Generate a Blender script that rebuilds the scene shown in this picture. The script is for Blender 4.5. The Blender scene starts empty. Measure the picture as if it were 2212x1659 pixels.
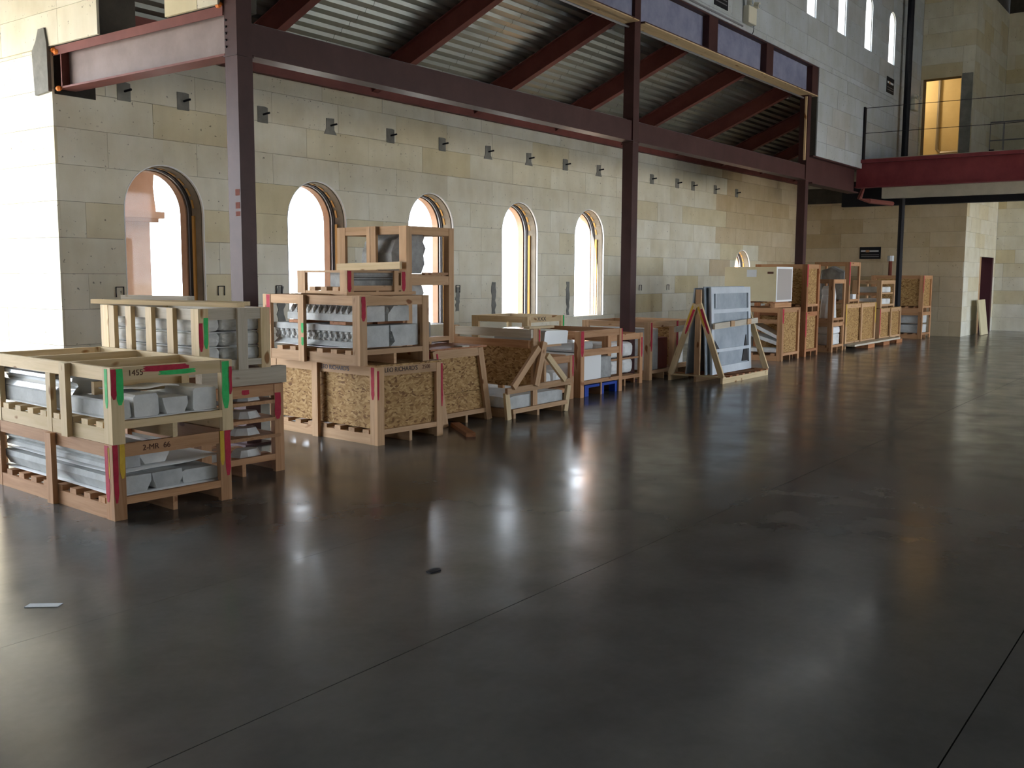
import bpy, bmesh, math, random
from mathutils import Vector, Matrix
random.seed(7)
SC = bpy.context.scene
COL = SC.collection

# ------------------------------------------------------------------ camera
YAW, PITCH, ROLL, FPX, EYE = math.radians(53.6244), math.radians(6.3196), math.radians(0.2571), 2138.63, 1.64
fw = Vector((math.sin(YAW) * math.cos(PITCH), math.cos(YAW) * math.cos(PITCH), -math.sin(PITCH)))
r0 = Vector((math.cos(YAW), -math.sin(YAW), 0)); u0 = r0.cross(fw)
rr = math.cos(ROLL) * r0 + math.sin(ROLL) * u0
uu = -math.sin(ROLL) * r0 + math.cos(ROLL) * u0
cam = bpy.data.cameras.new('camera'); camo = bpy.data.objects.new('camera', cam); COL.objects.link(camo)
cam.sensor_width = 36; cam.sensor_fit = 'HORIZONTAL'; cam.lens = FPX / 2212 * 36; cam.clip_end = 400
m = Matrix((rr, uu, -fw)).transposed().to_4x4(); m.translation = (0, 0, EYE); camo.matrix_world = m
SC.camera = camo

# ------------------------------------------------------------------ world, sun, exposure
wd = bpy.data.worlds.new('sky'); SC.world = wd; wd.use_nodes = True
bg = wd.node_tree.nodes['Background']
bg.inputs['Color'].default_value = (0.80, 0.89, 1.0, 1); bg.inputs['Strength'].default_value = 3.0
sun = bpy.data.lights.new('sun', 'SUN'); sun.energy = 18.0; sun.angle = 0.01; sun.color = (1.0, 0.93, 0.8)
suno = bpy.data.objects.new('sun', sun); COL.objects.link(suno)
suno.rotation_euler = Vector((0.80, -0.22, -0.56)).to_track_quat('-Z', 'Y').to_euler()
SC.view_settings.view_transform = 'Standard'; SC.view_settings.look = 'None'
SC.view_settings.exposure = 2.5; SC.view_settings.gamma = 1.0; SC.view_settings.use_curve_mapping = False

def portal(loc, normal, w, h):
    l = bpy.data.lights.new('window_portal', 'AREA'); l.shape = 'RECTANGLE'; l.size = w; l.size_y = h
    l.cycles.is_portal = True
    o = bpy.data.objects.new('window_portal', l); COL.objects.link(o); o.location = loc
    o.rotation_euler = Vector(normal).to_track_quat('-Z', 'Z').to_euler()

# ------------------------------------------------------------------ materials
def newmat(name, base=(0.5, 0.5, 0.5), rough=0.6, metal=0.0):
    mt = bpy.data.materials.new(name); mt.use_nodes = True
    b = mt.node_tree.nodes['Principled BSDF']
    b.inputs['Base Color'].default_value = (*base, 1); b.inputs['Roughness'].default_value = rough
    b.inputs['Metallic'].default_value = metal; b.inputs['Specular IOR Level'].default_value = 0.5 if rough < 0.4 else 0.16
    return mt, mt.node_tree, b
def N(t, kind, **kw):
    n = t.nodes.new(kind)
    for k, v in kw.items():
        if k in n.inputs.keys(): n.inputs[k].default_value = v
        else: setattr(n, k, v)
    return n
def coords(t, scale=(1, 1, 1), rnd=True, src='Object'):
    tc = N(t, 'ShaderNodeTexCoord'); mp = N(t, 'ShaderNodeMapping'); mp.inputs['Scale'].default_value = scale
    if rnd:
        oi = N(t, 'ShaderNodeObjectInfo'); ml = N(t, 'ShaderNodeVectorMath', operation='MULTIPLY')
        cb = N(t, 'ShaderNodeCombineXYZ')
        for i, k in enumerate((37.0, 91.0, 53.0)):
            mm = N(t, 'ShaderNodeMath', operation='MULTIPLY'); mm.inputs[1].default_value = k
            t.links.new(oi.outputs['Random'], mm.inputs[0]); t.links.new(mm.outputs[0], cb.inputs[i])
        ad = N(t, 'ShaderNodeVectorMath', operation='ADD')
        t.links.new(tc.outputs[src], ad.inputs[0]); t.links.new(cb.outputs[0], ad.inputs[1]); t.links.new(ad.outputs[0], mp.inputs['Vector'])
    else:
        t.links.new(tc.outputs[src], mp.inputs['Vector'])
    return mp.outputs[0]
def noise(t, vec, scale, detail=4, rough=0.55, dist=0.0):
    n = N(t, 'ShaderNodeTexNoise', Scale=scale, Detail=detail, Roughness=rough, Distortion=dist)
    t.links.new(vec, n.inputs['Vector']); return n.outputs['Fac']
def ramp(t, fac, stops):
    r = N(t, 'ShaderNodeValToRGB'); e = r.color_ramp.elements
    while len(e) < len(stops): e.new(0.5)
    for i, (p, c) in enumerate(stops):
        e[i].position = p; e[i].color = (*c, 1) if len(c) == 3 else c
    t.links.new(fac, r.inputs[0]); return r.outputs[0]
def mix(t, fac, a, b, mode='MIX'):
    n = N(t, 'ShaderNodeMix', data_type='RGBA', blend_type=mode)
    if isinstance(fac, (int, float)): n.inputs[0].default_value = fac
    else: t.links.new(fac, n.inputs[0])
    for v, s in ((a, n.inputs[6]), (b, n.inputs[7])):
        if isinstance(v, tuple): s.default_value = (*v, 1)
        else: t.links.new(v, s)
    return n.outputs[2]
def bump(t, b, h, strength=0.3, dist=0.01):
    n = N(t, 'ShaderNodeBump', Strength=strength, Distance=dist); t.links.new(h, n.inputs['Height']); t.links.new(n.outputs[0], b.inputs['Normal'])
def g3(v): return (v, v, v)

def make_icf(name='foam_block', tint=0):
    mt, t, b = newmat(name, rough=0.55)
    v = coords(t); oi = N(t, 'ShaderNodeObjectInfo')
    if tint == 2: yel = ramp(t, oi.outputs['Random'], [(0.0, (0.46, 0.51, 0.56)), (0.8, (0.43, 0.47, 0.51)), (1.0, (0.43, 0.44, 0.44))])
    elif tint: yel = ramp(t, oi.outputs['Random'], [(0.0, (0.62, 0.52, 0.37)), (0.7, (0.56, 0.46, 0.31)), (1.0, (0.50, 0.39, 0.24))])
    else: yel = ramp(t, oi.outputs['Random'], [(0.0, (0.76, 0.735, 0.635)), (0.70, (0.73, 0.70, 0.585)), (0.86, (0.70, 0.645, 0.485)), (1.0, (0.65, 0.57, 0.37))])
    st = noise(t, coords(t, (2.0, 2.0, 0.35)), 2.5, 4)
    streak = ramp(t, st, [(0.33, g3(0.93)), (0.62, g3(1.0))])
    spots = ramp(t, noise(t, v, 23.0, 2, 0.5), [(0.24, g3(0.35)), (0.31, g3(1.0))])
    mott = ramp(t, noise(t, v, 1.7, 4), [(0.3, (0.86, 0.83, 0.76)), (0.65, g3(1.0))])
    c = mix(t, 1.0, mix(t, 1.0, mix(t, 1.0, yel, streak, 'MULTIPLY'), spots, 'MULTIPLY'), mott, 'MULTIPLY')
    t.links.new(c, b.inputs['Base Color']); bump(t, b, noise(t, v, 60.0, 2), 0.12, 0.004)
    return mt
def make_conc(name, a, c, rough=0.8, sc=3.0):
    mt, t, b = newmat(name, rough=rough); v = coords(t)
    t.links.new(ramp(t, noise(t, v, sc, 6, 0.65), [(0.3, a), (0.7, c)]), b.inputs['Base Color'])
    bump(t, b, noise(t, v, sc * 12, 4), 0.25, 0.006); return mt
def make_floor():
    mt, t, b = newmat('polished_concrete', rough=0.3)
    v = coords(t, (1, 1, 1), False)
    big = noise(t, v, 0.45, 6, 0.6); mid = noise(t, v, 2.0, 4, 0.55, 0.1); fine = noise(t, v, 22.0, 3)
    c1 = ramp(t, big, [(0.30, (0.085, 0.081, 0.074)), (0.70, (0.135, 0.129, 0.118))])
    c2 = ramp(t, mid, [(0.25, g3(0.80)), (0.52, g3(1.0)), (0.90, g3(1.10))])
    c3 = ramp(t, fine, [(0.3, g3(0.96)), (0.7, g3(1.03))])
    t.links.new(mix(t, 1.0, mix(t, 1.0, c1, c2, 'MULTIPLY'), c3, 'MULTIPLY'), b.inputs['Base Color'])
    rg = N(t, 'ShaderNodeMapRange'); rg.inputs[1].default_value = 0.3; rg.inputs[2].default_value = 0.7; rg.inputs[3].default_value = 0.14; rg.inputs[4].default_value = 0.25
    t.links.new(mid, rg.inputs[0]); t.links.new(rg.outputs[0], b.inputs['Roughness'])
    b.inputs['Specular IOR Level'].default_value = 0.25
    bump(t, b, noise(t, v, 1.6, 3, 0.5), 0.05, 0.01); return mt
WOODTONES = {'pale': ((0.56, 0.42, 0.23), (0.66, 0.51, 0.31)), 'pink': ((0.44, 0.265, 0.135), (0.55, 0.35, 0.20)), 'red': ((0.37, 0.185, 0.085), (0.49, 0.275, 0.145)),
             'grey': ((0.46, 0.40, 0.31), (0.58, 0.52, 0.42)), 'deep': ((0.30, 0.12, 0.05), (0.42, 0.19, 0.09))}
def make_wood(tone, ax):
    a, c = WOODTONES[tone]
    mt, t, b = newmat('pine_%s_%s' % (tone, 'xyz'[ax]), rough=0.6)
    s = [26.0, 26.0, 26.0]; s[ax] = 1.6
    v = coords(t, tuple(s)); g = noise(t, v, 1.0, 4, 0.6, 0.6)
    base = ramp(t, g, [(0.3, a), (0.6, c)])
    oi = N(t, 'ShaderNodeObjectInfo')
    var = ramp(t, oi.outputs['Random'], [(0.0, (0.82, 0.80, 0.78)), (0.5, g3(1.0)), (1.0, (1.08, 1.05, 1.02))])
    sk = [7.0, 7.0, 7.0]; sk[ax] = 3.2
    kn = ramp(t, noise(t, coords(t, tuple(sk)), 1.5, 1, 0.3), [(0.235, (0.42, 0.26, 0.15)), (0.285, g3(1.0))])
    t.links.new(mix(t, 1.0, mix(t, 1.0, base, var, 'MULTIPLY'), kn, 'MULTIPLY'), b.inputs['Base Color'])
    bump(t, b, g, 0.15, 0.003); return mt
_wood = {}
def wood(tone, dims):
    ax = max(range(3), key=lambda i: dims[i])
    if (tone, ax) not in _wood: _wood[(tone, ax)] = make_wood(tone, ax)
    return _wood[(tone, ax)]
def make_osb():
    mt, t, b = newmat('strand_board', rough=0.65)
    v = coords(t, (1, 1, 1))
    vo = N(t, 'ShaderNodeTexVoronoi', Scale=46.0, Randomness=1.0); 
    dv = N(t, 'ShaderNodeVectorMath', operation='ADD'); nz = N(t, 'ShaderNodeTexNoise', Scale=7.0, Detail=2.0)
    t.links.new(v, nz.inputs['Vector']); sc = N(t, 'ShaderNodeVectorMath', operation='SCALE'); sc.inputs['Scale'].default_value = 0.12
    t.links.new(nz.outputs['Color'], sc.inputs[0]); t.links.new(v, dv.inputs[0]); t.links.new(sc.outputs[0], dv.inputs[1])
    mp = N(t, 'ShaderNodeMapping'); mp.inputs['Scale'].default_value = (0.6, 0.6, 1.5); mp.inputs['Rotation'].default_value = (0.5, 0.4, 0.6)
    t.links.new(dv.outputs[0], mp.inputs['Vector']); t.links.new(mp.outputs[0], vo.inputs['Vector'])
    bw = N(t, 'ShaderNodeRGBToBW'); t.links.new(vo.outputs['Color'], bw.inputs[0])
    c = ramp(t, bw.outputs[0], [(0.15, (0.17, 0.08, 0.025)), (0.32, (0.31, 0.17, 0.06)), (0.6, (0.40, 0.235, 0.09)), (0.85, (0.50, 0.32, 0.14))])
    t.links.new(c, b.inputs['Base Color']); bump(t, b, bw.outputs[0], 0.25, 0.004); return mt
def make_stone(name, a, c, rough=0.75):
    mt, t, b = newmat(name, rough=rough); v = coords(t)
    base = ramp(t, noise(t, v, 9.0, 6, 0.7), [(0.3, a), (0.7, c)])
    dark = ramp(t, noise(t, v, 3.1, 3), [(0.28, g3(0.72)), (0.5, g3(1.0))])
    t.links.new(mix(t, 1.0, base, dark, 'MULTIPLY'), b.inputs['Base Color']); bump(t, b, noise(t, v, 70.0, 3), 0.35, 0.004); return mt
def make_steel(name, a, c, rough=0.5):
    mt, t, b = newmat(name, rough=rough); v = coords(t)
    t.links.new(ramp(t, noise(t, v, 2.6, 5, 0.65), [(0.3, a), (0.7, c)]), b.inputs['Base Color'])
    bump(t, b, noise(t, v, 40.0, 2), 0.08, 0.003); return mt

M = {}
M['icf'] = make_icf()
M['icftan'] = make_icf('tan_foam_block', 1)  # tan variant for the far stretch of the aisle and the far wall
M['icfwhite'] = make_icf('white_foam_block', 2)
M['joint'] = make_conc('dark_joint', (0.05, 0.045, 0.04), (0.10, 0.09, 0.075))
M['conc'] = make_conc('grey_concrete', (0.13, 0.13, 0.12), (0.26, 0.26, 0.24))
M['concdark'] = make_conc('dark_concrete', (0.02, 0.017, 0.014), (0.05, 0.045, 0.04))
M['outer'] = make_conc('outer_shell_render', (0.45, 0.43, 0.36), (0.56, 0.53, 0.45))
M['floor'] = make_floor()
M['col'] = make_steel('brown_primer_steel', (0.048, 0.020, 0.019), (0.070, 0.031, 0.030), 0.47)
M['beam'] = make_steel('red_primer_steel', (0.135, 0.042, 0.036), (0.19, 0.062, 0.052), 0.5)
M['beamweb'] = make_steel('lit_primer_steel', (0.20, 0.155, 0.150), (0.27, 0.215, 0.21), 0.45)  # paler than the red steel, paints the light falling on the cross beam web
M['balc'] = make_steel('crimson_primer_steel', (0.16, 0.030, 0.036), (0.22, 0.045, 0.05), 0.5)
M['bluesteel'] = make_steel('blue_grey_plate', (0.16, 0.17, 0.27), (0.26, 0.28, 0.40), 0.5)
M['black'] = newmat('black_steel', (0.012, 0.012, 0.016), 0.5)[0]
M['rubber'] = newmat('black_membrane', (0.035, 0.032, 0.032), 0.6)[0]
M['deck'] = newmat('galvanised_deck', (0.27, 0.28, 0.26), 0.36, 0.85)[0]
M['pipe'] = newmat('grey_pipe', (0.28, 0.28, 0.30), 0.4, 0.6)[0]
M['osb'] = make_osb()
M['stone'] = make_stone('cast_stone', (0.46, 0.47, 0.46), (0.60, 0.61, 0.60))
M['stonew'] = make_stone('white_cast_stone', (0.60, 0.60, 0.58), (0.74, 0.74, 0.72))
M['stoneg'] = make_stone('grey_weathered_stone', (0.26, 0.26, 0.25), (0.42, 0.42, 0.41))
M['wrap'] = newmat('plastic_wrapped_stone', (0.42, 0.43, 0.42), 0.16)[0]
M['foam'] = newmat('white_foam', (0.78, 0.78, 0.77), 0.6)[0]
M['cream'] = make_conc('cream_painted_board', (0.60, 0.52, 0.33), (0.66, 0.58, 0.38), 0.6)
M['galv'] = make_steel('galvanised_sheet', (0.24, 0.28, 0.32), (0.40, 0.44, 0.48), 0.45)
M['galvlight'] = make_steel('pale_galvanised_frame', (0.48, 0.52, 0.56), (0.62, 0.66, 0.70), 0.45)
M['peach'] = make_conc('peach_stucco', (0.46, 0.27, 0.17), (0.54, 0.34, 0.23))
M['buck'] = make_conc('window_buck_mortar', (0.16, 0.135, 0.10), (0.24, 0.20, 0.15))
M['amber'] = newmat('amber_wood_spacer', (0.48, 0.26, 0.07), 0.6)[0]
M['orange'] = newmat('orange_sealant', (0.65, 0.18, 0.03), 0.6)[0]
M['red'] = make_conc('red_spray_paint', (0.36, 0.015, 0.04), (0.50, 0.03, 0.06), 0.6, 20)
M['green'] = make_conc('green_spray_paint', (0.03, 0.42, 0.10), (0.06, 0.56, 0.16), 0.6, 20)
M['yellow'] = make_conc('yellow_spray_paint', (0.55, 0.34, 0.03), (0.66, 0.43, 0.05), 0.6, 20)
M['ink'] = newmat('black_ink', (0.02, 0.02, 0.025), 0.7)[0]
M['brownink'] = newmat('brown_marker', (0.09, 0.035, 0.02), 0.7)[0]
M['blueink'] = newmat('faded_blue_ink', (0.10, 0.12, 0.17), 0.7)[0]
M['bluepallet'] = newmat('blue_plastic', (0.01, 0.045, 0.30), 0.45)[0]
M['white'] = newmat('white_plastic', (0.62, 0.60, 0.50), 0.5)[0]
M['endsheet'] = newmat('grey_end_sheet', (0.40, 0.36, 0.33), 0.6)[0]
M['paper'] = newmat('white_paper', (0.66, 0.68, 0.70), 0.7)[0]
M['brown'] = newmat('brown_rust', (0.16, 0.045, 0.03), 0.8)[0]
M['rednight'] = newmat('dark_red_door', (0.06, 0.02, 0.025), 0.6)[0]
M['ground'] = make_conc('pale_ground', (0.42, 0.38, 0.32), (0.50, 0.46, 0.40))
M['leaf'] = newmat('green_leaf', (0.10, 0.24, 0.05), 0.7)[0]
gl = bpy.data.materials.new('window_glass'); gl.use_nodes = True; t = gl.node_tree; t.nodes.clear()
out = N(t, 'ShaderNodeOutputMaterial'); tr = N(t, 'ShaderNodeBsdfTransparent'); gs = N(t, 'ShaderNodeBsdfGlossy', Roughness=0.03)
ms = N(t, 'ShaderNodeMixShader'); ms.inputs[0].default_value = 0.008
t.links.new(tr.outputs[0], ms.inputs[1]); t.links.new(gs.outputs[0], ms.inputs[2]); t.links.new(ms.outputs[0], out.inputs[0])
M['glass'] = gl

# ------------------------------------------------------------------ mesh helpers
def link(name, me, mat, parent=None, loc=(0, 0, 0), rot=None, smooth=False):
    o = bpy.data.objects.new(name, me); COL.objects.link(o)
    if mat is not None and len(me.materials) == 0: me.materials.append(mat)
    o.parent = parent; o.location = loc
    if rot is not None: o.rotation_euler = rot
    if smooth:
        for p in me.polygons: p.use_smooth = True
    return o
_boxes = {}
def boxmesh(d, mat):
    k = (round(d[0], 4), round(d[1], 4), round(d[2], 4), mat.name)
    if k not in _boxes:
        a, b, c = (x / 2 for x in d)
        me = bpy.data.meshes.new('board')
        me.from_pydata([(x, y, z) for x in (-a, a) for y in (-b, b) for z in (-c, c)], [],
                       [(0, 1, 3, 2), (4, 6, 7, 5), (0, 4, 5, 1), (2, 3, 7, 6), (0, 2, 6, 4), (1, 5, 7, 3)])
        me.materials.append(mat); _boxes[k] = me
    return _boxes[k]
def box(name, X, Y, Z, mat, parent=None):
    d = (X[1] - X[0], Y[1] - Y[0], Z[1] - Z[0])
    if isinstance(mat, str): mat = wood(mat, d) if mat in WOODTONES else M[mat]
    return link(name, boxmesh(d, mat), mat, parent, ((X[0] + X[1]) / 2, (Y[0] + Y[1]) / 2, (Z[0] + Z[1]) / 2))
def bar(name, p0, p1, w, th, mat, parent=None, up=(0, 0, 1)):
    p0, p1 = Vector(p0), Vector(p1); d = p1 - p0; L = d.length; ex = d.normalized()
    ey = Vector(up).cross(ex)
    if ey.length < 1e-4: ey = Vector((0, 1, 0)).cross(ex)
    ey.normalize(); ez = ex.cross(ey)
    if isinstance(mat, str): mat = wood(mat, (9, 1, 1)) if mat in WOODTONES else M[mat]
    o = link(name, boxmesh((L, th, w), mat), mat, parent)
    mm = Matrix((ex, ey, ez)).transposed().to_4x4(); mm.translation = (p0 + p1) / 2
    o.matrix_local = mm; return o
class MB:
    def __init__(s): s.v = []; s.f = []
    def box(s, X, Y, Z):
        n = len(s.v); s.v += [(x, y, z) for x in X for y in Y for z in Z]
        s.f += [tuple(n + i for i in q) for q in ((0, 1, 3, 2), (4, 6, 7, 5), (0, 4, 5, 1), (2, 3, 7, 6), (0, 2, 6, 4), (1, 5, 7, 3))]
        return s
    def prism(s, pts, fn, a, b):            # pts: list of (u,v); fn(u,v,w) -> xyz ; extruded w in a..b
        n = len(s.v); k = len(pts)
        s.v += [fn(u, v, a) for u, v in pts] + [fn(u, v, b) for u, v in pts]
        s.f += [tuple(range(n, n + k)), tuple(range(n + 2 * k - 1, n + k - 1, -1))]
        s.f += [(n + i, n + (i + 1) % k, n + k + (i + 1) % k, n + k + i) for i in range(k)]
        return s
    def tube(s, pts, r, seg=8):
        pts = [Vector(p) for p in pts]; n0 = len(s.v); k = len(pts)
        for i, p in enumerate(pts):
            d = (pts[min(i + 1, k - 1)] - pts[max(i - 1, 0)]).normalized()
            a = d.cross(Vector((0, 0, 1)))
            if a.length < 1e-3: a = d.cross(Vector((1, 0, 0)))
            a.normalize(); b = d.cross(a)
            for j in range(seg):
                an = 2 * math.pi * j / seg; s.v.append(tuple(p + r * (math.cos(an) * a + math.sin(an) * b)))
        for i in range(k - 1):
            for j in range(seg):
                s.f.append((n0 + i * seg + j, n0 + i * seg + (j + 1) % seg, n0 + (i + 1) * seg + (j + 1) % seg, n0 + (i + 1) * seg + j))
        s.f.append(tuple(n0 + j for j in range(seg))); s.f.append(tuple(n0 + (k - 1) * seg + j for j in range(seg - 1, -1, -1)))
        return s
    def ball(s, c, r, seg=7, rings=5):
        n = len(s.v); c = Vector(c); r = r if isinstance(r, tuple) else (r, r, r)
        for i in range(1, rings):
            for j in range(seg):
                th, ph = math.pi * i / rings, 2 * math.pi * j / seg
                s.v.append((c.x + r[0] * math.sin(th) * math.cos(ph), c.y + r[1] * math.sin(th) * math.sin(ph), c.z + r[2] * math.cos(th)))
        s.v += [(c.x, c.y, c.z + r[2]), (c.x, c.y, c.z - r[2])]; T, B = len(s.v) - 2, len(s.v) - 1
        for j in range(seg):
            s.f.append((T, n + j, n + (j + 1) % seg)); s.f.append((B, n + (rings - 2) * seg + (j + 1) % seg, n + (rings - 2) * seg + j))
            for i in range(rings - 2):
                s.f.append((n + i * seg + j, n + (i + 1) * seg + j, n + (i + 1) * seg + (j + 1) % seg, n + i * seg + (j + 1) % seg))
        return s
    def mesh(s):
        me = bpy.data.meshes.new('part'); me.from_pydata(s.v, [], s.f)
        bm = bmesh.new(); bm.from_mesh(me); bmesh.ops.recalc_face_normals(bm, faces=bm.faces); bm.to_mesh(me); bm.free(); return me
    def build(s, name, mat, parent=None, loc=(0, 0, 0), rot=None, smooth=False):
        return link(name, s.mesh(), M[mat] if isinstance(mat, str) and mat in M else (wood(mat, (9, 1, 1)) if isinstance(mat, str) else mat), parent, loc, rot, smooth)
def rounded(d, r, jit=0.0, seg=2):
    bm = bmesh.new(); bmesh.ops.create_cube(bm, size=1.0)
    for v in bm.verts: v.co = Vector((v.co.x * d[0], v.co.y * d[1], v.co.z * d[2]))
    if jit:
        bmesh.ops.subdivide_edges(bm, edges=bm.edges[:], cuts=1)
    bmesh.ops.bevel(bm, geom=[e for e in bm.edges if e.calc_face_angle(0) > 0.5], offset=r, segments=seg, profile=0.5, affect='EDGES')
    if jit:
        for v in bm.verts: v.co += Vector((random.uniform(-jit, jit), random.uniform(-jit, jit), random.uniform(-jit, jit)))
    me = bpy.data.meshes.new('block'); bm.to_mesh(me); bm.free(); return me
def tag(o, label, cat, group=None):
    o['label'] = label; o['category'] = cat
    if group: o['group'] = group
    return o
def struct(o): o['kind'] = 'structure'; return o
def empty(name, loc=(0, 0, 0), rz=0.0):
    o = bpy.data.objects.new(name, None); COL.objects.link(o); o.location = loc; o.rotation_euler = (0, 0, rz); o.empty_display_size = 0.1; return o
def text(parent, s, size, mat, loc, face, tilt=0.0, stretch=1.0):
    cu = bpy.data.curves.new('txt', 'FONT'); cu.body = s; cu.size = size; cu.extrude = 0.0006; cu.align_x = 'CENTER'; cu.align_y = 'CENTER'
    ob = bpy.data.objects.new('txt', cu); COL.objects.link(ob)
    me = bpy.data.meshes.new_from_object(ob.evaluated_get(bpy.context.evaluated_depsgraph_get()))
    bpy.data.objects.remove(ob)
    me.materials.clear()
    ex, ez = (Vector((1, 0, 0)), Vector((0, -1, 0))) if face == 'y0' else (Vector((0, -1, 0)), Vector((-1, 0, 0)))
    ey = Vector((0, 0, 1))
    e1 = math.cos(tilt) * ex + math.sin(tilt) * ey; e2 = -math.sin(tilt) * ex + math.cos(tilt) * ey
    for v in me.vertices:
        c = v.co; p = e1 * (c.x * stretch) + e2 * c.y + ez * c.z; v.co = p
    return link('lettering', me, M[mat], parent, loc)

# ------------------------------------------------------------------ the setting
CH, BL = 0.4064, 1.2192
X1, YW, YC, X3, X4, Y3 = 6.03, 10.73, 7.59, 28.9, 33.0, 6.15
TH = 0.40

class Arch:
    def __init__(s, c, hw, sill, crown): s.c, s.hw, s.sill, s.spring, s.crown = c, hw, sill, crown - hw, crown
    def half(s, z):
        if z < s.sill - 1e-6 or z > s.crown: return 0.0
        return s.hw if z <= s.spring else math.sqrt(max(0.0, s.hw ** 2 - (z - s.spring) ** 2))
class Rect(Arch):
    def __init__(s, u0, u1, z0, z1): s.c, s.hw, s.sill, s.spring, s.crown = (u0 + u1) / 2, (u1 - u0) / 2, z0, z1, z1
    def half(s, z): return s.hw if s.sill - 1e-6 <= z <= s.crown + 1e-6 else 0.0

def clip_pieces(u0, u1, z0, z1, holes):
    """Polygons (u,z) of the rectangle minus the openings that cross it."""
    for h in holes:
        if h.c + h.hw > u0 + 1e-4 and h.c - h.hw < u1 - 1e-4 and h.crown > z0 + 1e-4 and h.sill < z1 - 1e-4:
            out = []
            if h.sill > z0 + 1e-3: out += [[(u0, z0), (u1, z0), (u1, h.sill), (u0, h.sill)]]; zz0 = h.sill
            else: zz0 = z0
            zz1 = z1
            if isinstance(h, Rect) and h.crown < z1 - 1e-3: out += [[(u0, h.crown), (u1, h.crown), (u1, z1), (u0, z1)]]; zz1 = h.crown
            zs = sorted(set([zz0, zz1] + [min(max(h.spring + h.hw * math.sin(k * math.pi / 2 / 12), zz0), zz1) for k in range(13)]))
            for side in (-1, 1):
                row = []
                for z in zs:
                    e = h.c + side * h.half(min(z, h.crown)) if z <= h.crown else h.c
                    if side < 0: a, b = u0, min(u1, e)
                    else: a, b = max(u0, e), u1
                    if b - a > 0.004: row.append((z, a, b))
                if len(row) >= 2 and row[-1][0] - row[0][0] > 0.01:
                    P = [(a, z) for z, a, b in row] + [(b, z) for z, a, b in reversed(row)]
                    Q = [P[0]]
                    for p in P[1:]:
                        if abs(p[0] - Q[-1][0]) + abs(p[1] - Q[-1][1]) > 1e-4: Q.append(p)
                    out.append(Q)
            return out
    return None

def block_wall(name, axis, plane, u0, u1, z0, z1, holes=(), thick=TH, bz=None, gap=0.004, sign=1, bu=None, seed=1, tint=1e9, base='icf'):
    """A wall of foam blocks laid in courses over a backing; axis is the wall's normal axis, the face looks to -axis (sign 1)."""
    rnd = random.Random(seed)
    fn = (lambda u, v, w: (u, plane + sign * w, v)) if axis == 'y' else (lambda u, v, w: (plane + sign * w, u, v))
    mb = MB(); bz0, bz1 = bz or (z0, z1); b0, b1 = bu or (u0, u1)
    cuts = [b0]
    hs = sorted(holes, key=lambda h: h.c)
    for a, b in zip(hs, hs[1:]): cuts.append((a.c + a.hw + b.c - b.hw) / 2)
    cuts.append(b1)
    for a, b in zip(cuts, cuts[1:]):
        ps = clip_pieces(a, b, bz0, bz1, holes) or [[(a, bz0), (b, bz0), (b, bz1), (a, bz1)]]
        for p in ps: mb.prism(p, fn, 0.028, thick)
    wall = struct(mb.build(name, 'joint'))
    cache = {}
    k = int(math.floor(z0 / CH + 1e-6))
    while k * CH < z1 - 0.02:
        a, b = max(z0, k * CH), min(z1, (k + 1) * CH)
        u = u0 - rnd.choice((0.0, 0.25, 0.5, 0.5, 0.75)) * BL
        while u < u1 - 0.02:
            p, q = max(u, u0), min(u + BL, u1); u += BL
            if q - p < 0.03: continue
            g = gap / 2
            ps = clip_pieces(p + g, q - g, a + g, b - g, holes)
            if ps is None:
                w, h = q - p - gap, b - a - gap; im = 'icftan' if p >= tint else base; key = (round(w, 3), round(h, 3), im)
                if key not in cache:
                    m2 = MB().prism([(-w / 2, -h / 2), (w / 2, -h / 2), (w / 2, h / 2), (-w / 2, h / 2)], (lambda uu_, vv_, ww_: (uu_, ww_, vv_)) if axis == 'y' else (lambda uu_, vv_, ww_: (ww_, uu_, vv_)), -0.016, 0.016)
                    me = m2.mesh(); me.materials.append(M[im]); cache[key] = me
                c = fn((p + q) / 2, (a + b) / 2, 0.016 + rnd.uniform(0.0, 0.0025))
                link('block', cache[key], M[im], wall, c)
            else:
                for P in ps:
                    cu = sum(x for x, _ in P) / len(P); cz = sum(z for _, z in P) / len(P)
                    m2 = MB().prism([(x - cu, z - cz) for x, z in P], (lambda uu_, vv_, ww_: (uu_, sign * ww_, vv_)) if axis == 'y' else (lambda uu_, vv_, ww_: (sign * ww_, uu_, vv_)), 0, 0.03)
                    m2.build('block', base, wall, fn(cu, cz, 0.001))
        k += 1
    return wall

# floor: slabs between saw-cut joints over a dark sub-base
fl = struct(MB().box((-14, 40), (-14, 18), (-0.30, -0.06)).build('floor', 'concdark'))
js = [-14, -8.2, -5.2, -2.2, 0.72, 2.835, 4.29, 18]
for a, b in zip(js, js[1:]):
    MB().box((-14, 40), (a + (0.0008 if a == 4.29 else 0.0028), b - (0.0008 if b == 4.29 else 0.0028)), (-0.06, 0.0)).build('slab', 'floor', fl)

# aisle wall with its arched window openings
WIN = [Arch(x, 0.555, 2 * CH, 2.94) for x in (7.38, 9.87, 12.335, 14.80, 17.19)] + [Arch(24.8, 0.50, 2 * CH, 2.30)]
wall_aisle = block_wall('wall_left', 'y', YW, X1 + 0.001, X3, 0, 4.27, WIN, bz=(0, 4.60), bu=(X1 + 0.032, X3 + 0.4), seed=3, tint=22.6)
# cross wall that faces the camera: solid beyond the aisle, and the part above the beam
hole_up = Rect(8.60, 9.77, 4.10, 4.90)
wall_cross = block_wall('wall_front', 'x', X1 - 0.03, YW, 13.4, 0, 4.10, thick=0.43, bu=(YW + 0.41, 13.4), seed=5)
wall_cross_up = block_wall('wall_upper', 'x', X1 - 0.05, 7.79, 13.4, 4.10, 7.4, [hole_up], bz=(4.10, 11.0), thick=0.45, seed=6)
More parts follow.
